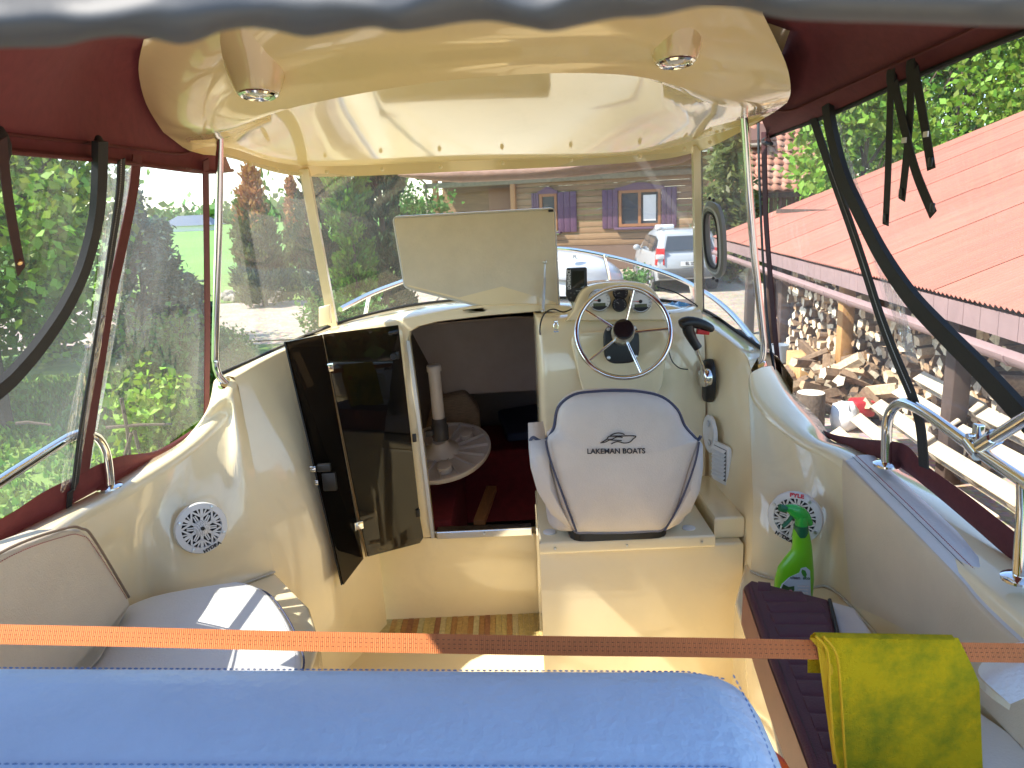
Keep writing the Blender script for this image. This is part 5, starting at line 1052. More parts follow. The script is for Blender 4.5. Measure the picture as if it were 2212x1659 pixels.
# conifers behind the left pane
conifer(at0(566, 600, 21.0), WY(566, 358, 21.0).z, .76, 20000, .07, L_OL, 'bushy conifer with rust-brown top seen through the left windscreen pane', m2=L_OR, split=.66, name='conifer', taper=.75)
conifer(at0(650, 600, 23.5), WY(648, 385, 23.5).z, .45, 10000, .07, L_OL, 'slim conifer with rust-brown top beside the left mullion', m2=L_OR, split=.66, name='conifer', taper=.75)
# clipped columns and shrubs left of the house
conifer(at0(712, 600, 17.5), 5.0, .62, 16000, .07, L_THD, 'dark green column conifer right of the left mullion', name='column_conifer', taper=.45)
conifer(at0(766, 600, 15.5), 4.6, .42, 22000, .055, L_TH, 'bright green column conifer left of the raised hatch', name='column_conifer', taper=.35)
conifer(at0(835, 600, 17.5), 4.9, .60, 16000, .07, L_THD, 'dark column conifer between the bright one and the house', name='column_conifer', taper=.45)
shrub(at0(740, 660, 12.5), 1.1, .75, 2600, .06, L_MID, 'grey-green bush below the column conifers')
shrub(at0(900, 560, 24.5), 3.6, 1.2, 4000, .10, L_MID, 'tall leafy bush in front of the house porch', stems=10)
shrub(at0(1340, 600, 18.5), .75, .8, 1800, .07, L_MID, 'low green bush in front of the house between the white boat and the car')
conifer(at0(1570, 560, 22.5), 5.2, 1.3, 9000, .12, L_OL, 'olive green spruce seen through the right windscreen pane', name='spruce_tree')
# right-hand wood
for i, (px, y, h, r, mm, lb_) in enumerate(((1870, 19, 5.6, 1.6, L_YG, 'yellow-green tree above the left end of the red roof'), (1960, 24, 8.5, 2.2, L_MID, 'mid-green tree behind the hanging straps'), (2060, 23, 9.0, 2.3, L_YG, 'pale green tall tree right of the hanging straps'), (2160, 26, 10.5, 2.6, L_MID, 'tall green tree in the upper right corner'), (2290, 22, 9.5, 2.4, L_YG, 'light green tree at the right picture edge'), (1800, 30, 8.5, 2.6, L_DK, 'dark tree behind the tiled roof'), (2010, 34, 13.0, 3.6, L_DK, 'large dark tree at the back of the wood'))):
    broad_tree(at0(px, 400, y), h, r, h * .36, 5500, .14, mm, lb_, cz=h * .58, group='trees beyond the red roof', clumps=40)
# unseen bank of leaves added behind the camera to dim sky and fill reflections
P = np.stack([RNG.uniform(-16, 18, 9000), RNG.normal(-13, .8, 9000), RNG.uniform(0, 2.8, 9000)], 1)
tag(leaf_mesh('added_hedge', P, .32, L_MID, None), kind='stuff')
# far field edge
P = np.stack([RNG.uniform(-330, 60, 9000), RNG.uniform(300, 330, 9000), RNG.gamma(2.5, 1.3, 9000)], 1)
P[:, 2] *= 1 + .5 * np.sin(P[:, 0] * .05) + .3 * np.sin(P[:, 0] * .17)
tag(leaf_mesh('far_woods', P, 2.2, L_MID, None), kind='stuff')
fh = thing('far_house', at0(415, 480, 170), 'distant house with wide slate-blue roof beyond the green field', 'house')
c = fh.location
obj('wall', box((c.x, c.y, .7), (9, 6, 1.4)), WHITEP, fh, smooth=False)
obj('roof', ([V(c.x - 6, c.y - 4, 1.2), V(c.x + 6, c.y - 4, 1.2), V(c.x + 6, c.y + 4, 1.2), V(c.x - 6, c.y + 4, 1.2), V(c.x - 3, c.y, 3.4), V(c.x + 3, c.y, 3.4)], [(0, 1, 5, 4), (1, 2, 5), (2, 3, 4, 5), (3, 0, 4), (0, 3, 2, 1)]), mat('slate', (.10, .13, .18), rough=.8), fh, smooth=False)
# rubble by the path
STON = mat('fieldstone', (.30, .26, .22), rough=.9, var=.3, vscale=6, bump=.6, bscale=12)
rub = thing('rubble_heap', at0(520, 640, 19.0), 'low heap of stones beside the gravel path at left', 'stones')
for k in range(46):
    p = WZ(random.uniform(486, 620), 640 + random.uniform(-8, 8), .1); s = random.uniform(.09, .22)
    vf = ball(p + V(0, 0, random.uniform(-.02, .08)), s, 7, (1, .9, .65)); vf = ([v + V(*RNG.normal(0, s * .12, 3)) for v in vf[0]], vf[1])
    obj('stone', vf, STON, rub, sharp=25)
# grass tufts near the boat
n = 16000
P = np.stack([RNG.uniform(-9, -2.8, n), RNG.uniform(2.5, 12, n), np.full(n, .07)], 1)
tag(leaf_mesh('grass', P, .055, leafmat('grass_blade', (.17, .30, .03)), None, normal=np.tile([0, 0, 1.6], (n, 1)), elong=2.2), kind='stuff')
# ================================================================ log house
HA, HB = at0(935, 520, 31.0), at0(1560, 520, 26.6); hx = (HB - HA).normalized(); hn = V(hx.y, -hx.x, 0)          # hn points towards us
house = thing('log_house', (HA + HB) / 2, 'honey-coloured timber log house with purple window shutters', 'house')
HW = (HB - HA).length
def H(s, d, z): return HA + hx * s + hn * d + V(0, 0, z)
lm = [mat('log_%d' % i, c_, rough=.75, var=.22, vscale=3, stretch=(.4, .4, 5), bump=.4, bscale=8) for i, c_ in enumerate(((.25, .15, .075), (.29, .18, .09), (.215, .125, .06)))]
PLIN = mat('plinth_render', (.16, .10, .07), rough=.9, var=.1); PUR = mat('purple_paint', (.10, .045, .09), rough=.6); FRW = mat('window_wood', (.30, .12, .04), rough=.5); EAV = mat('eave_board', (.20, .17, .13), rough=.7)
PANE = mat('house_pane', (.05, .06, .075), rough=.05, coat=.8)
obj('plinth', box(H(HW / 2, -2.0, .45), (HW, 4.0, .9), (hx, -hn, V(0, 0, 1))), PLIN, house, smooth=False)
s_of = lambda px: (at0(px, 500, 28) - V(0, 0, 0))
def hs_(px):                           # distance along the wall of a picture column
    d = ray(px, 470); d.z = 0
    A, B = HA.x * hx.y - HA.y * hx.x, d.x * hx.y - d.y * hx.x
    t = (HA.x * hx.y - HA.y * hx.x) / (d.x * hx.y - d.y * hx.x); p = V(d.x * t, d.y * t, 0)
    return (p - HA).dot(hx)
w1a, w1b = hs_(1338), hs_(1428); w2a, w2b = hs_(1168), hs_(1205)
zt = lambda px, py, s: (lambda p: p.z)(WY(px, py, H(s, 0, 0).y))
w1z0, w1z1 = zt(1380, 490, (w1a + w1b) / 2), zt(1380, 411, (w1a + w1b) / 2)
w2z0, w2z1 = zt(1186, 500, w2a), zt(1186, 420, w2a)
poa = hs_(1112)
for k in range(14):
    z = 1.0 + k * .225
    segs = [(poa, HW)]
    for a_, b_, c0, c1 in ((w1a, w1b, w1z0, w1z1), (w2a, w2b, w2z0, w2z1)):
        if c0 - .05 < z < c1 + .05:
            ns = []
            for u, v_ in segs:
                if a_ > u and b_ < v_: ns += [(u, a_), (b_, v_)]
                else: ns.append((u, v_))
            segs = ns
    for u, v_ in segs:
        obj('log', box(H((u + v_) / 2, -.08 + random.uniform(0, .012), z), (v_ - u, .2, .218), (hx, -hn, V(0, 0, 1)), .025), random.choice(lm), house)
# porch part with recessed wall and post
obj('porch_wall', box(H(poa / 2, -1.2, 2.3), (poa, .15, 3.0), (hx, -hn, V(0, 0, 1))), lm[2], house, smooth=False)
obj('porch_door', box(H(poa * .72, -1.1, 2.1), (1.0, .1, 2.2), (hx, -hn, V(0, 0, 1)), .01), mat('door_wood', (.22, .09, .03), rough=.5), house)
for s_ in (hs_(946), poa): obj('porch_post', box(H(s_, .05, 2.2), (.2, .2, 3.0), (hx, -hn, V(0, 0, 1)), .015), mat('post_wood_%d' % int(s_), (.42, .20, .07), rough=.6), house)
bz = zt(1123, 388, poa)
obj('porch_beam', box(H(HW / 2, .03, bz - .08), (HW + .4, .3, .2), (hx, -hn, V(0, 0, 1)), .02), mat('beam_grey', (.22, .19, .13), rough=.8, var=.2), house)
def house_window(a_, b_, c0, c1, leaves):
    m_ = (a_ + b_) / 2; w_ = b_ - a_; h_ = c1 - c0
    wv = obj('window', join(box(H(m_, .03, c1 - .05), (w_, .12, .1), (hx, -hn, V(0, 0, 1))), box(H(m_, .03, c0 + .05), (w_, .12, .1), (hx, -hn, V(0, 0, 1))), *[box(H(a_ + .05 + (w_ - .1) * q / leaves, .032, (c0 + c1) / 2), (.1, .12, h_ - .2), (hx, -hn, V(0, 0, 1))) for q in range(leaves + 1)]), FRW, house, smooth=False)
    for q in range(leaves): obj('pane', box(H(a_ + .05 + (w_ - .1) * (q + .5) / leaves, .0, (c0 + c1) / 2), ((w_ - .1) / leaves - .1, .02, h_ - .2), (hx, -hn, V(0, 0, 1))), PANE, wv, smooth=False)
    obj('sill', box(H(m_, .10, c0 - .06), (w_ + .3, .25, .08), (hx, -hn, V(0, 0, 1)), .01), PUR, wv)
    hd = [H(m_ - w_ * .58, .05, c1)] + [H(m_ + w_ * .58 * t, .05, c1 + .10 + .16 * math.cos(t * 1.57) ** 2) for t in np.linspace(-1, 1, 11)] + [H(m_ + w_ * .58, .05, c1)]
    obj('head_board', prism(hd, hn * .08), PUR, wv, smooth=False)
    return wv
wv1 = house_window(w1a, w1b, w1z0, w1z1, 2); wv2 = house_window(w2a, w2b, w2z0, w2z1, 1)
obj('blind', box(H(w1b - (w1b - w1a) * .27, .015, (w1z0 + w1z1) / 2), ((w1b - w1a) * .30, .008, (w1z1 - w1z0) * .7), (hx, -hn, V(0, 0, 1))), WHITEP, wv1, smooth=False)
for s_, c0, c1, sw_ in ((w1a - .33, w1z0, w1z1, .6), (w1b + .30, w1z0, w1z1, .55), (w2a - .18, w2z0, w2z1, .3), (w2b + .40, w2z0, w2z1, .75)):
    for q in range(3): obj('shutter_board', box(H(s_ - sw_ / 3 + sw_ / 3 * q, .07, (c0 + c1) / 2), (sw_ / 3 - .012, .05, c1 - c0 + .1), (hx, -hn, V(0, 0, 1)), .006), PUR, house)
obj('roof', join(prism([H(-1.0, 1.1, 4.1), H(HW + 1.5, 1.1, 4.1), H(HW + 1.5, -4.5, 6.8), H(-1.0, -4.5, 6.8)], V(0, 0, .12))), mat('brown_roof', (.10, .05, .035), rough=.8), house, smooth=False)
obj('gutter', tube([H(-1.0, 1.15, 4.05), H(HW + 1.5, 1.15, 4.05)], .07, 8), EAV, house)
obj('downpipe', join(tube([H(hs_(920), 1.1, 4.0), H(hs_(928), .2, 3.5), H(hs_(932), .1, .3)], .05, 8)), EAV, house)
# ================================================================ parked car
car = thing('parked_car', WZ(1475, 625, 0.0) + V(0, 1.2, 0), 'light grey SUV parked in front of the log house', 'car')
CO = Vector(car.location); CO.z = .0
CP = mat('silver_paint', (.40, .42, .44), rough=.28, coat=.6); CG = mat('car_glass', (.04, .05, .06), rough=.05, coat=.8); TY = mat('tyre', (.02, .02, .02), rough=.8); PLA = mat('grey_cladding', (.10, .10, .10), rough=.6)
yaw = R(-1); cxv, cyv = V(math.cos(yaw), math.sin(yaw), 0), V(-math.sin(yaw), math.cos(yaw), 0)      # x right, y forward
CL = V(CO.x, CO.y, 0)
def C(x, y, z): return CL + cxv * x + cyv * y + V(0, 0, z)
secs = []
for y, zlo, zb, wb in ((-2.15, .55, .95, .78), (-2.1, .38, 1.02, .86), (-1.6, .30, 1.06, .90), (-.6, .28, 1.05, .91), (.6, .28, 1.04, .91), (1.3, .30, 1.02, .90), (1.9, .36, .96, .84), (2.15, .5, .82, .66)):
    secs.append([C(-wb * .96, y, zlo), C(-wb, y, (zlo + zb) * .45), C(-wb, y, zb * .82), C(-wb * .95, y, zb), C(-wb * .5, y, zb + .03), C(wb * .5, y, zb + .03), C(wb * .95, y, zb), C(wb, y, zb * .82), C(wb, y, (zlo + zb) * .45), C(wb * .96, y, zlo)])
vs, fs = loft(secs, closed_u=True); fs += [tuple(range(10)), tuple(range(70, 80))]
body = obj('body', (vs, fs), CP, car, sharp=35)
gh = []
for z, y0, y1, w_ in ((1.02, -2.05, 1.25, .86), (1.3, -1.95, .75, .79), (1.58, -1.75, .25, .70), (1.66, -1.5, -.0, .62)):
    gh.append([C(-w_, y0 + .15, z), C(-w_, (y0 + y1) / 2, z), C(-w_, y1 - .2, z), C(-w_ * .8, y1, z), C(w_ * .8, y1, z), C(w_, y1 - .2, z), C(w_, (y0 + y1) / 2, z), C(w_, y0 + .15, z), C(w_ * .85, y0, z), C(-w_ * .85, y0, z)])
vs, fs = loft(gh, closed_u=True); fs.append(tuple(range(30, 40)))
obj('cabin_top', (vs, fs), CP, car, sharp=35)
def sidew(s, pts):
    return prism([C(s * (.875 - (z - 1.02) * .27), y, z) for y, z in pts], cxv * (s * .012))
for s in (-1, 1):
    obj('side_window', sidew(s, ((-.45, 1.1), (.62, 1.1), (.22, 1.5), (-.45, 1.52))), CG, car, smooth=False); obj('side_window', sidew(s, ((-1.35, 1.1), (-.52, 1.1), (-.52, 1.52), (-1.3, 1.5))), CG, car, smooth=False)
    obj('side_window', sidew(s, ((-1.75, 1.16), (-1.43, 1.12), (-1.40, 1.48), (-1.62, 1.42))), CG, car, smooth=False)
    mr_ = obj('door_mirror', join(ball(C(s * 1.0, .55, 1.12), .11, 10, (1, .6, .8)), tube([C(s * .86, .55, 1.06), C(s * .95, .55, 1.1)], .03, 6)), CP, car)
    obj('tail_light', prism([C(s * .90, -2.06, z) + cxv * (s * (.0 if z < 1.1 else -.03)) for z in (.78, 1.22)] + [C(s * .68, -2.17, z) for z in (1.22, .78)], cyv * .16, .01), mat('tail_red_%d' % s, (.50, .02, .02), rough=.2, coat=.6), car)
    obj('reverse_lamp', box(C(s * .80, -2.14, 1.0), (.22, .06, .12), (cxv, cyv, V(0, 0, 1)), .01), mat('lamp_clear_%d' % s, (.7, .7, .7), rough=.2), car)
    obj('roof_rail', tube([C(s * .6, -1.5, 1.68), C(s * .6, -1.3, 1.73), C(s * .6, -.3, 1.72), C(s * .6, -.1, 1.67)], .02, 8), ALU, car)
    obj('sill_guard', box(C(s * .92, -.1, .36), (.06, 1.9, .14), (cxv, cyv, V(0, 0, 1)), .02), PLA, car)
    for y in (-1.33, 1.34):
        wc_ = C(s * .80, y, .335)
        wh = obj('wheel', lathe([(.2, -.10), (.30, -.11), (.335, -.09), (.335, .09), (.30, .11), (.22, .10)], wc_, cxv * s, 28), TY, car, sharp=40)
        rim_ = [lathe([(.225, .07), (.22, .115), (.20, .10), (.19, .06), (.001, .05)], wc_, cxv * s, 24)]
        for q in range(5):
            t = 2 * math.pi * q / 5 + .3; rim_.append(strip([wc_ + cxv * s * .105, wc_ + cxv * s * .108 + (cyv * math.cos(t) + V(0, 0, math.sin(t))) * .21], .055, .03, up=cxv))
        obj('rim', join(*rim_), ALU, wh, sharp=40)
        obj('wheel_arch', tube([wc_ + cxv * (s * .10) + (cyv * math.cos(t) + V(0, 0, math.sin(t))) * .39 for t in np.linspace(-.1, math.pi + .1, 14)], .035, 6), PLA, car)
obj('rear_window', prism([C(-.66, -2.03, 1.14), C(.66, -2.03, 1.14), C(.56, -1.86, 1.52), C(-.56, -1.86, 1.52)], cyv * -.015), CG, car, smooth=False)
obj('rear_bumper', box(C(0, -2.14, .55), (1.72, .18, .26), (cxv, cyv, V(0, 0, 1)), .05), PLA, car)
npl = obj('number_plate', box(C(.0, -2.20, .80), (.52, .02, .12), (cxv, cyv, V(0, 0, 1))), WHITEP, car, smooth=False)
lettering('plate_text', 'EL SSA', .11, C(.02, -2.213, .80), cxv, V(0, 0, 1), BLACK, npl, bold=.003)
obj('roof_box', box(C(-.45, -.9, 1.74), (.5, .25, .12), (cxv, cyv, V(0, 0, 1)), .03), WHITEP, car)
# ================================================================ white boat standing in the yard
wb_ = thing('white_boat', at0(1265, 560, 11.5), 'white motor boat with an oval sticker standing behind the foredeck', 'boat')
wc0 = WY(1215, 542, 11.5)
WBM = mat('white_gelcoat', (.58, .60, .63), rough=.2, coat=.5)
rows = []
for px, wz, ww in ((1120, 0, .1), (1150, .0, .5), (1210, .0, .85), (1280, -.06, .9), (1320, -.2, .75), (1338, -.32, .4)):
    top_ = WY(px, 541, 11.5).z + wz; x_ = WY(px, 560, 11.5).x
    rows.append([V(x_, 11.5 - ww, top_ - .75), V(x_, 11.5 - ww, top_ - .36), V(x_, 11.5 - ww, top_ - .10), V(x_, 11.5 - ww * .6, top_), V(x_, 11.5 + ww * .6, top_), V(x_, 11.5 + ww, top_ - .1), V(x_, 11.5 + ww, top_ - .75)])
obj('hull_side', sheet(rows, 3, 4), WBM, wb_, sharp=50)
obj('rub_rail', tube(spline([r[1] + V(0, -.02, 0) for r in rows], 5), .03, 8), mat('grey_rubber', (.25, .25, .26), rough=.6), wb_)
ov = WY(1242, 555, 10.58)
obj('oval_sticker', lathe([(.085, 0), (.085, .004)], ov, (0, -1, .2), 24, sy=.55), WHITEP, wb_, smooth=False)
lettering('sticker_text', 'PL', .07, ov + V(0, -.006, 0), V(1, 0, 0), V(0, .2, 1), BLACK, wb_)
obj('trailer_leg', join(tube([wb_.location + V(-.3, 0, 0), V(wb_.location.x - .3, 11.5, rows[2][0].z)], .05, 8), tube([wb_.location + V(.5, 0, 0), V(wb_.location.x + .5, 11.5, rows[2][0].z)], .05, 8)), ALU, wb_)
# ================================================================ tiled barn
TA, TB_ = at0(1572, 430, 24.0), at0(1845, 430, 24.0)
TC = [mat('tile_%d' % i, c_, rough=.8, var=.15, vscale=6) for i, c_ in enumerate(((.46, .20, .13), (.52, .25, .17), (.40, .18, .12), (.50, .28, .20)))]
barn = thing('tiled_barn', (TA + TB_) / 2, 'brown timber barn with pinkish clay-tiled hip roof', 'barn')
BW = mat('brown_boards', (.10, .045, .03), rough=.85, var=.25, vscale=4, stretch=(6, 1, .4))
ez = WY(1700, 414, 24.0).z; rz = WY(1760, 215, 26.8).z
nb = 28
for k in range(nb):
    x = TA.x + (TB_.x - TA.x) * (k + .5) / nb
    obj('wall_board', box((x, 24.35 + .01 * (k % 2), ez / 2 - .05), ((TB_.x - TA.x) / nb - .015, .03, ez - .1)), BW, barn, smooth=False)
x0, x1 = TA.x - .1, TB_.x + .4; y0r, y1r = 23.9, 27.2
obj('roof_deck', ([V(x0, y0r, ez), V(x1, y0r, ez), V(x1 - 1.3, y1r, rz), V(x0 + 1.3, y1r, rz), V(x0, y0r + 6.6, ez), V(x1, y0r + 6.6, ez)], [(0, 1, 2, 3), (1, 5, 2), (4, 5, 2, 3), (0, 4, 3)]), TC[2], barn, smooth=False)
nrow, tw = 15, .30
sl_ = V(0, y1r - y0r, rz - ez); sn = V(0, -(rz - ez), y1r - y0r).normalized()
# one pantile: an S-shaped little shell
tv = []; prof_ = [(-.5, .0), (-.35, .035), (-.1, .055), (.15, .03), (.32, .0), (.5, -.005)]
tl_ = sl_.length / nrow * 1.25
for yy, lift in ((0, .05), (1, .0)):
    for a_, h_ in prof_: tv.append((a_ * tw * 1.05, yy * tl_, h_ + lift))
for yy, lift in ((0, .05),):
    for a_, h_ in prof_: tv.append((a_ * tw * 1.05, 0, h_ + lift - .03))
tf = [(i, i + 1, 6 + i + 1, 6 + i) for i in range(5)] + [(12 + i, 12 + i + 1, i + 1, i) for i in range(5)]
tmes = []
for i in range(4):
    me = bpy.data.meshes.new('roof_tile'); me.from_pydata(tv, [], tf); me.materials.append(TC[i]); me.polygons.foreach_set('use_smooth', [True] * len(me.polygons)); tmes.append(me)
rotm = Matrix((V(1, 0, 0), sl_.normalized(), sn)).transposed().to_4x4()
cand = []
for j in range(nrow):
    t = j / nrow; xa, xb = x0 + 1.3 * t, x1 - 1.3 * t; k = int((xb - xa) / tw)
    for i in range(k): cand.append(V(xa + (i + .5) * tw, y0r, ez) + V(0, sl_.y * t, sl_.z * t))
def vis(p):                            # picture column of a place
    d = p - CAM0; u = d.dot(_rt) / d.dot(_f0); return 1106 + u * FPX
cand = [p for p in cand if 1600 < vis(p) < 1870]
cand.sort(key=lambda p: -vis(p) if False else abs(vis(p) - 1720))
for p in cand[:300]:
    o = bpy.data.objects.new('roof_tile', random.choice(tmes)); COL.objects.link(o); o.parent = barn
    o.matrix_local = Matrix.Translation(p - ORG[barn.name] + sn * .02 + V(random.uniform(-.012, .012), 0, random.uniform(-.006, .006))) @ rotm
obj('eave_board', box(((x0 + x1) / 2, y0r + .02, ez - .09), (x1 - x0, .06, .16)), mat('eave_brown', (.06, .03, .02), rough=.8), barn, smooth=False)
sk = thing('wall_socket', WY(1601, 528, 24.2), 'pink plate with two round sockets on the barn wall', 'socket')
obj('plate', box(WY(1601, 528, 24.28), (.55, .05, .32), bev=.02), mat('pink_plate', (.55, .36, .32), rough=.6), sk)
for dx_ in (-.1, .1): obj('socket_hole', lathe([(.075, 0), (.075, .02), (.06, .012), (.001, .01)], WY(1601, 528, 24.25) + V(dx_, 0, 0), (0, -1, 0), 16), mat('socket_dark_%d' % int(dx_ * 10), (.12, .08, .07), rough=.5), sk)
# ================================================================ red-roofed wood shed
shed = thing('wood_shed', (5.5, 8, 0), 'open wood shed with corrugated red metal roof and mauve gutter', 'shed')
ROOFM = [mat('red_sheet_%d' % i, c_, rough=.55, var=.10, vscale=2, stretch=(.6, 4, 1)) for i, c_ in enumerate(((.40, .155, .102), (.415, .162, .108), (.39, .148, .098)))]
e0, e1_ = V(3.08, 1.5, 1.65), V(4.42, 16.0, 1.65)          # eave line
r0_ = e0 + V(6.6, 0, 6.6 * .36); nsh = 16
ydir = (e1_ - e0).normalized(); updir = (r0_ - e0).normalized(); nup = ydir.cross(updir).normalized()
if nup.z < 0: nup = -nup
L_ = (e1_ - e0).length; S_ = (r0_ - e0).length
for k in range(nsh):
    st_ = k * L_ / nsh; wv_ = 13; rows = []
    lift = .004 * (k % 2)
    for sdist in (0, S_ * .33, S_ * .334, S_ * .66, S_ * .664, S_):
        row = []
        stepz = .010 * (2 - [0, 0, 1, 1, 2, 2][[0, S_ * .33, S_ * .334, S_ * .66, S_ * .664, S_].index(sdist)])
        for q in range(wv_ * 6 + 1):
            u = q / (wv_ * 6) * (L_ / nsh + .03)
            row.append(e0 + ydir * (st_ + u) + updir * sdist + nup * (.012 * math.cos(u / (L_ / nsh) * wv_ * 2 * math.pi) + lift + stepz))
        rows.append(row)
    obj('roof_sheet', loft(rows), ROOFM[k % 3], shed, sharp=60)
MAU = mat('mauve_fascia', (.30, .20, .19), rough=.7, var=.1, vscale=5)
for k in range(60):
    a_ = e0.lerp(e1_, k / 60); b_ = e0.lerp(e1_, (k + 1) / 60 - .0004)
    obj('fascia_board', prism([a_ + V(.02, 0, -.02), b_ + V(.02, 0, -.02), b_ + V(.025, 0, -.19), a_ + V(.025, 0, -.19)], V(.02, 0, 0)), MAU, shed, smooth=False)
gp_ = []
for t in np.linspace(0, 1, 12):
    p = e0.lerp(e1_, t) + V(-.06, 0, -.25); gp_.append([p + V(.07 * math.cos(a), 0, .07 * math.sin(a)) for a in np.linspace(math.pi, 2 * math.pi, 9)])
obj('gutter', loft(gp_), MAU, shed, sharp=0)
for k in range(20):
    p = e0.lerp(e1_, (k + .5) / 20) + V(-.06, 0, -.25); obj('gutter_bracket', tube([p + V(.075 * math.cos(a), 0, .075 * math.sin(a)) for a in np.linspace(math.pi, 2 * math.pi, 7)], .008, 5), MAU, shed)
DKW = mat('dark_timber', (.07, .045, .035), rough=.9, var=.3, vscale=6)
for y in (13.5, 12.1, 11.25, 6.0, 3.0): obj('post', box((3.55 + (y - 4) * .092, y, .75), (.15, .15, 1.5), bev=.01), DKW, shed)
obj('post', box((4.12, 8.95, .75), (.15, .15, 1.5), bev=.01), mat('fresh_post', (.45, .24, .09), rough=.7, var=.2), shed)
obj('back_wall', box((5.6, 8.5, 1.1), (.08, 14, 2.2)), DKW, shed, smooth=False)
obj('tie_beam', box((4.1, 8.5, 1.52), (.12, 14.0, .12), ((V(.092, 1, 0).normalized().cross(V(0, 0, 1))), V(.092, 1, 0).normalized(), V(0, 0, 1)), bev=.01), DKW, shed)
# firewood: split logs with pale ends, stacked against the shed
FW = [mat('log_end_%d' % i, c_, rough=.9, var=.25, vscale=30) for i, c_ in enumerate(((.66, .55, .40), (.52, .38, .24), (.74, .66, .50), (.40, .26, .15)))]
BARK2 = mat('split_side', (.20, .13, .08), rough=.95, var=.3, vscale=20)
def log_mesh(i):
    bm_v = []; k = 7 if i % 3 else 5; r_ = .075
    ang = np.sort(RNG.uniform(0, 6.283, k)) if i % 3 else np.array([0, .9, 1.6, 3.3, 4.9])
    rad = r_ * RNG.uniform(.7, 1.1, k)
    for x_ in (0, .34): bm_v += [(x_, math.cos(a) * q, math.sin(a) * q) for a, q in zip(ang, rad)]
    f_ = [tuple(range(k)), tuple(range(2 * k - 1, k - 1, -1))] + [(a, (a + 1) % k, k + (a + 1) % k, k + a) for a in range(k)]
    me = bpy.data.meshes.new('firewood_log'); me.from_pydata(bm_v, [], f_); me.materials.append(BARK2 if i % 4 else FW[1]); me.materials.append(FW[i % 4]); me.polygons.foreach_set('material_index', [1, 1] + [0] * k); return me
LM = [log_mesh(i) for i in range(12)]
def stack(xf, ya, yb, z0, z1, label, dens=.135, lean=0.0):
    t = thing('firewood_stack', (xf, (ya + yb) / 2, z0), label, 'firewood')
    nr = int((z1 - z0) / .125); nc = int((yb - ya) / dens)
    for j in range(nr):
        for i in range(nc):
            y = ya + (i + .5 + .5 * (j % 2)) * dens
            if y > yb: continue
            o = bpy.data.objects.new('firewood_log', random.choice(LM)); COL.objects.link(o); o.parent = t
            o.location = V(xf + random.uniform(-.10, .05) + lean * j - t.location.x, y - t.location.y, z0 + .06 + j * .125 - t.location.z)
            o.rotation_euler = (random.uniform(0, 6.28), random.uniform(-.12, .12), random.uniform(-.12, .12))
    return t
stack(4.28, 9.1, 11.15, .03, 1.5, 'stacked split firewood with pale ends between the shed posts', lean=.004)
stack(4.25, 6.1, 8.8, .03, 1.35, 'stacked firewood in the shade at the near end of the shed')
hp2 = thing('firewood_heap', (3.95, 8.7, 0), 'loose heap of split firewood fallen in front of the stack', 'firewood')
for k in range(110):
    o = bpy.data.objects.new('firewood_log', random.choice(LM)); COL.objects.link(o); o.parent = hp2
    z = random.uniform(.05, .5); o.location = V(random.uniform(-.35, .25) * (1 - z), random.uniform(-1.2, 1.0) * (1.1 - z), z); o.rotation_euler = (random.uniform(0, 6), random.uniform(-.6, .6), random.uniform(0, 6))
# pallets leaning on the stack
PALW = [mat('pallet_wood_%d' % i, c_, rough=.85, var=.15, vscale=5, stretch=(1, 5, 5)) for i, c_ in enumerate(((.60, .50, .36), (.66, .57, .42), (.52, .42, .29)))]
def pallet(o_, u, v_, label):
    """o_ lower corner, u along the boards, v_ across"""
    u = Vector(u).normalized(); v_ = Vector(v_); v_ = (v_ - u * v_.dot(u)).normalized(); n_ = u.cross(v_)
    if n_.x > 0: n_ = -n_
    t = thing('pallet', o_, label, 'pallet', 'wooden pallets by the shed'); o_ = Vector(o_)
    for k in range(5): obj('board', box(o_ + u * .6 + v_ * (.06 + k * .235) + n_ * .10, (1.2, .125, .022), (u, v_, n_), .003), random.choice(PALW), t)
    for k in range(3):
        for q in range(3): obj('block', box(o_ + u * (.07 + q * .53) + v_ * (.06 + k * .47) + n_ * .045, (.12, .12, .085), (u, v_, n_), .004), random.choice(PALW), t)
        obj('bottom_board', box(o_ + u * .6 + v_ * (.06 + k * .47) + n_ * -.01, (1.2, .1, .022), (u, v_, n_), .003), random.choice(PALW), t)
    return t
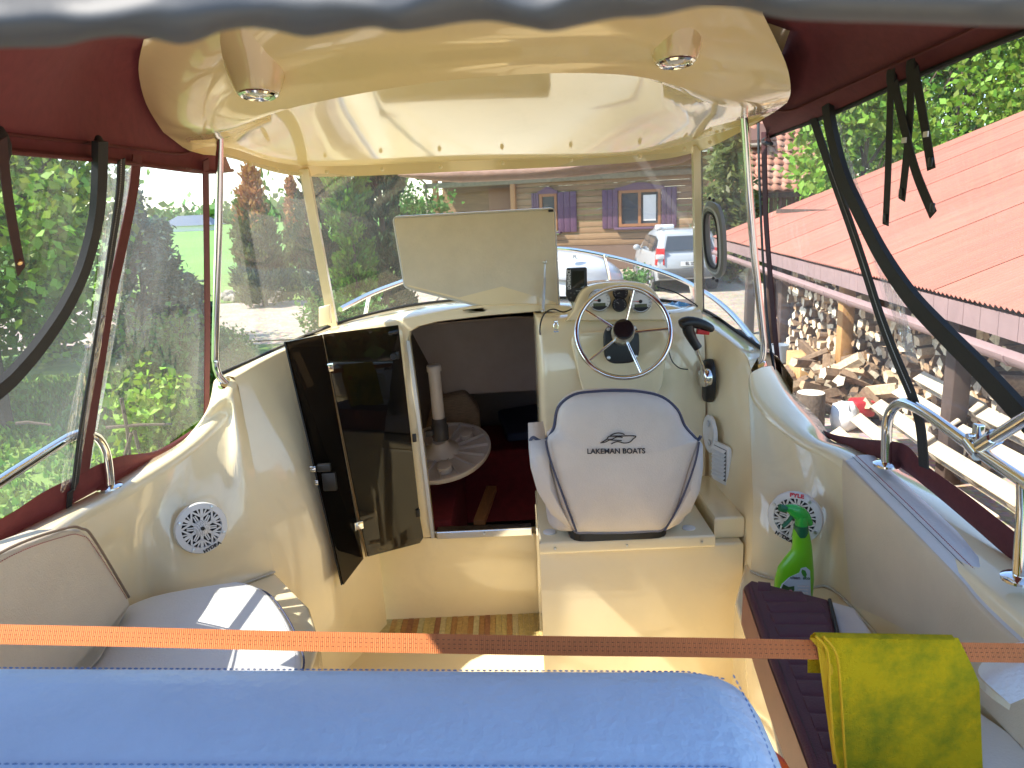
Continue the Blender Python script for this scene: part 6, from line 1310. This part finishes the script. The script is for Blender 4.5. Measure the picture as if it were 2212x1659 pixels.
pallet(V(3.12, 5.95, .03), (.12, 1, .0), (.75, .0, .55), 'pale pallet leaning low against the firewood beyond the handrail bend')
pallet(V(3.02, 4.62, .03), (.05, 1, .0), (.7, 0, .5), 'pale pallet leaning low against the shed right of the handrail bend')
pallet(V(3.1, 3.25, .03), (.05, 1, .02), (.6, 0, .7), 'steeply leaning pallet at the right picture edge behind the handrail')
stm = thing('chopping_block', WZ(1747, 935, 0), 'round chopping block of bare trunk wood in front of the firewood', 'chopping block')
sc_ = WZ(1747, 935, 0); sc_.z = .02
stm.location = sc_; ORG[stm.name] = sc_.copy()
zt_ = WY(1747, 848, sc_.y).z
obj('trunk', lathe([(.155, 0), (.15, (zt_ - sc_.z) * .5), (.145, zt_ - sc_.z - .01), (.14, zt_ - sc_.z)], sc_, (0, 0, 1), 18), BARK, stm, sharp=40); obj('cut_face', lathe([(.138, zt_ - sc_.z + .001), (.001, zt_ - sc_.z + .004)], sc_, (0, 0, 1), 18), FW[2], stm)
blk = V(3.95, 9.6, .22); tag(obj('wooden_crate', box(blk, (.4, .5, .42), bev=.01), mat('crate_wood', (.55, .32, .13), rough=.8, var=.15), None), 'plain orange-brown wooden crate beside the chopping block', 'crate')
bk_ = V(4.05, 10.9, .17); tag(obj('bucket', lathe([(.10, -.14), (.13, .12), (.136, .13), (.12, .13), (.09, -.12)], bk_, (0, 0, 1), 20), mat('grey_blue_plastic', (.25, .30, .36), rough=.5), None), 'grey-blue bucket at the left of the firewood', 'bucket')
rd = V(3.8, 7.75, .2); tag(obj('red_canister', box(rd, (.22, .22, .18), bev=.03), mat('red_paint', (.45, .03, .04), rough=.4), None), 'red canister behind the pallet boards', 'canister')
wbag = V(3.55, 7.6, .15); vf = ball(wbag, .17, 16, (.9, 1, 1)); tag(obj('white_sack', ([v + V(*RNG.normal(0, .012, 3)) for v in vf[0]], vf[1]), mat('white_sack', (.78, .78, .76), rough=.8, bump=.6, bscale=15), None, sharp=0), 'white sack lying between the chopping block and the pallet', 'sack')
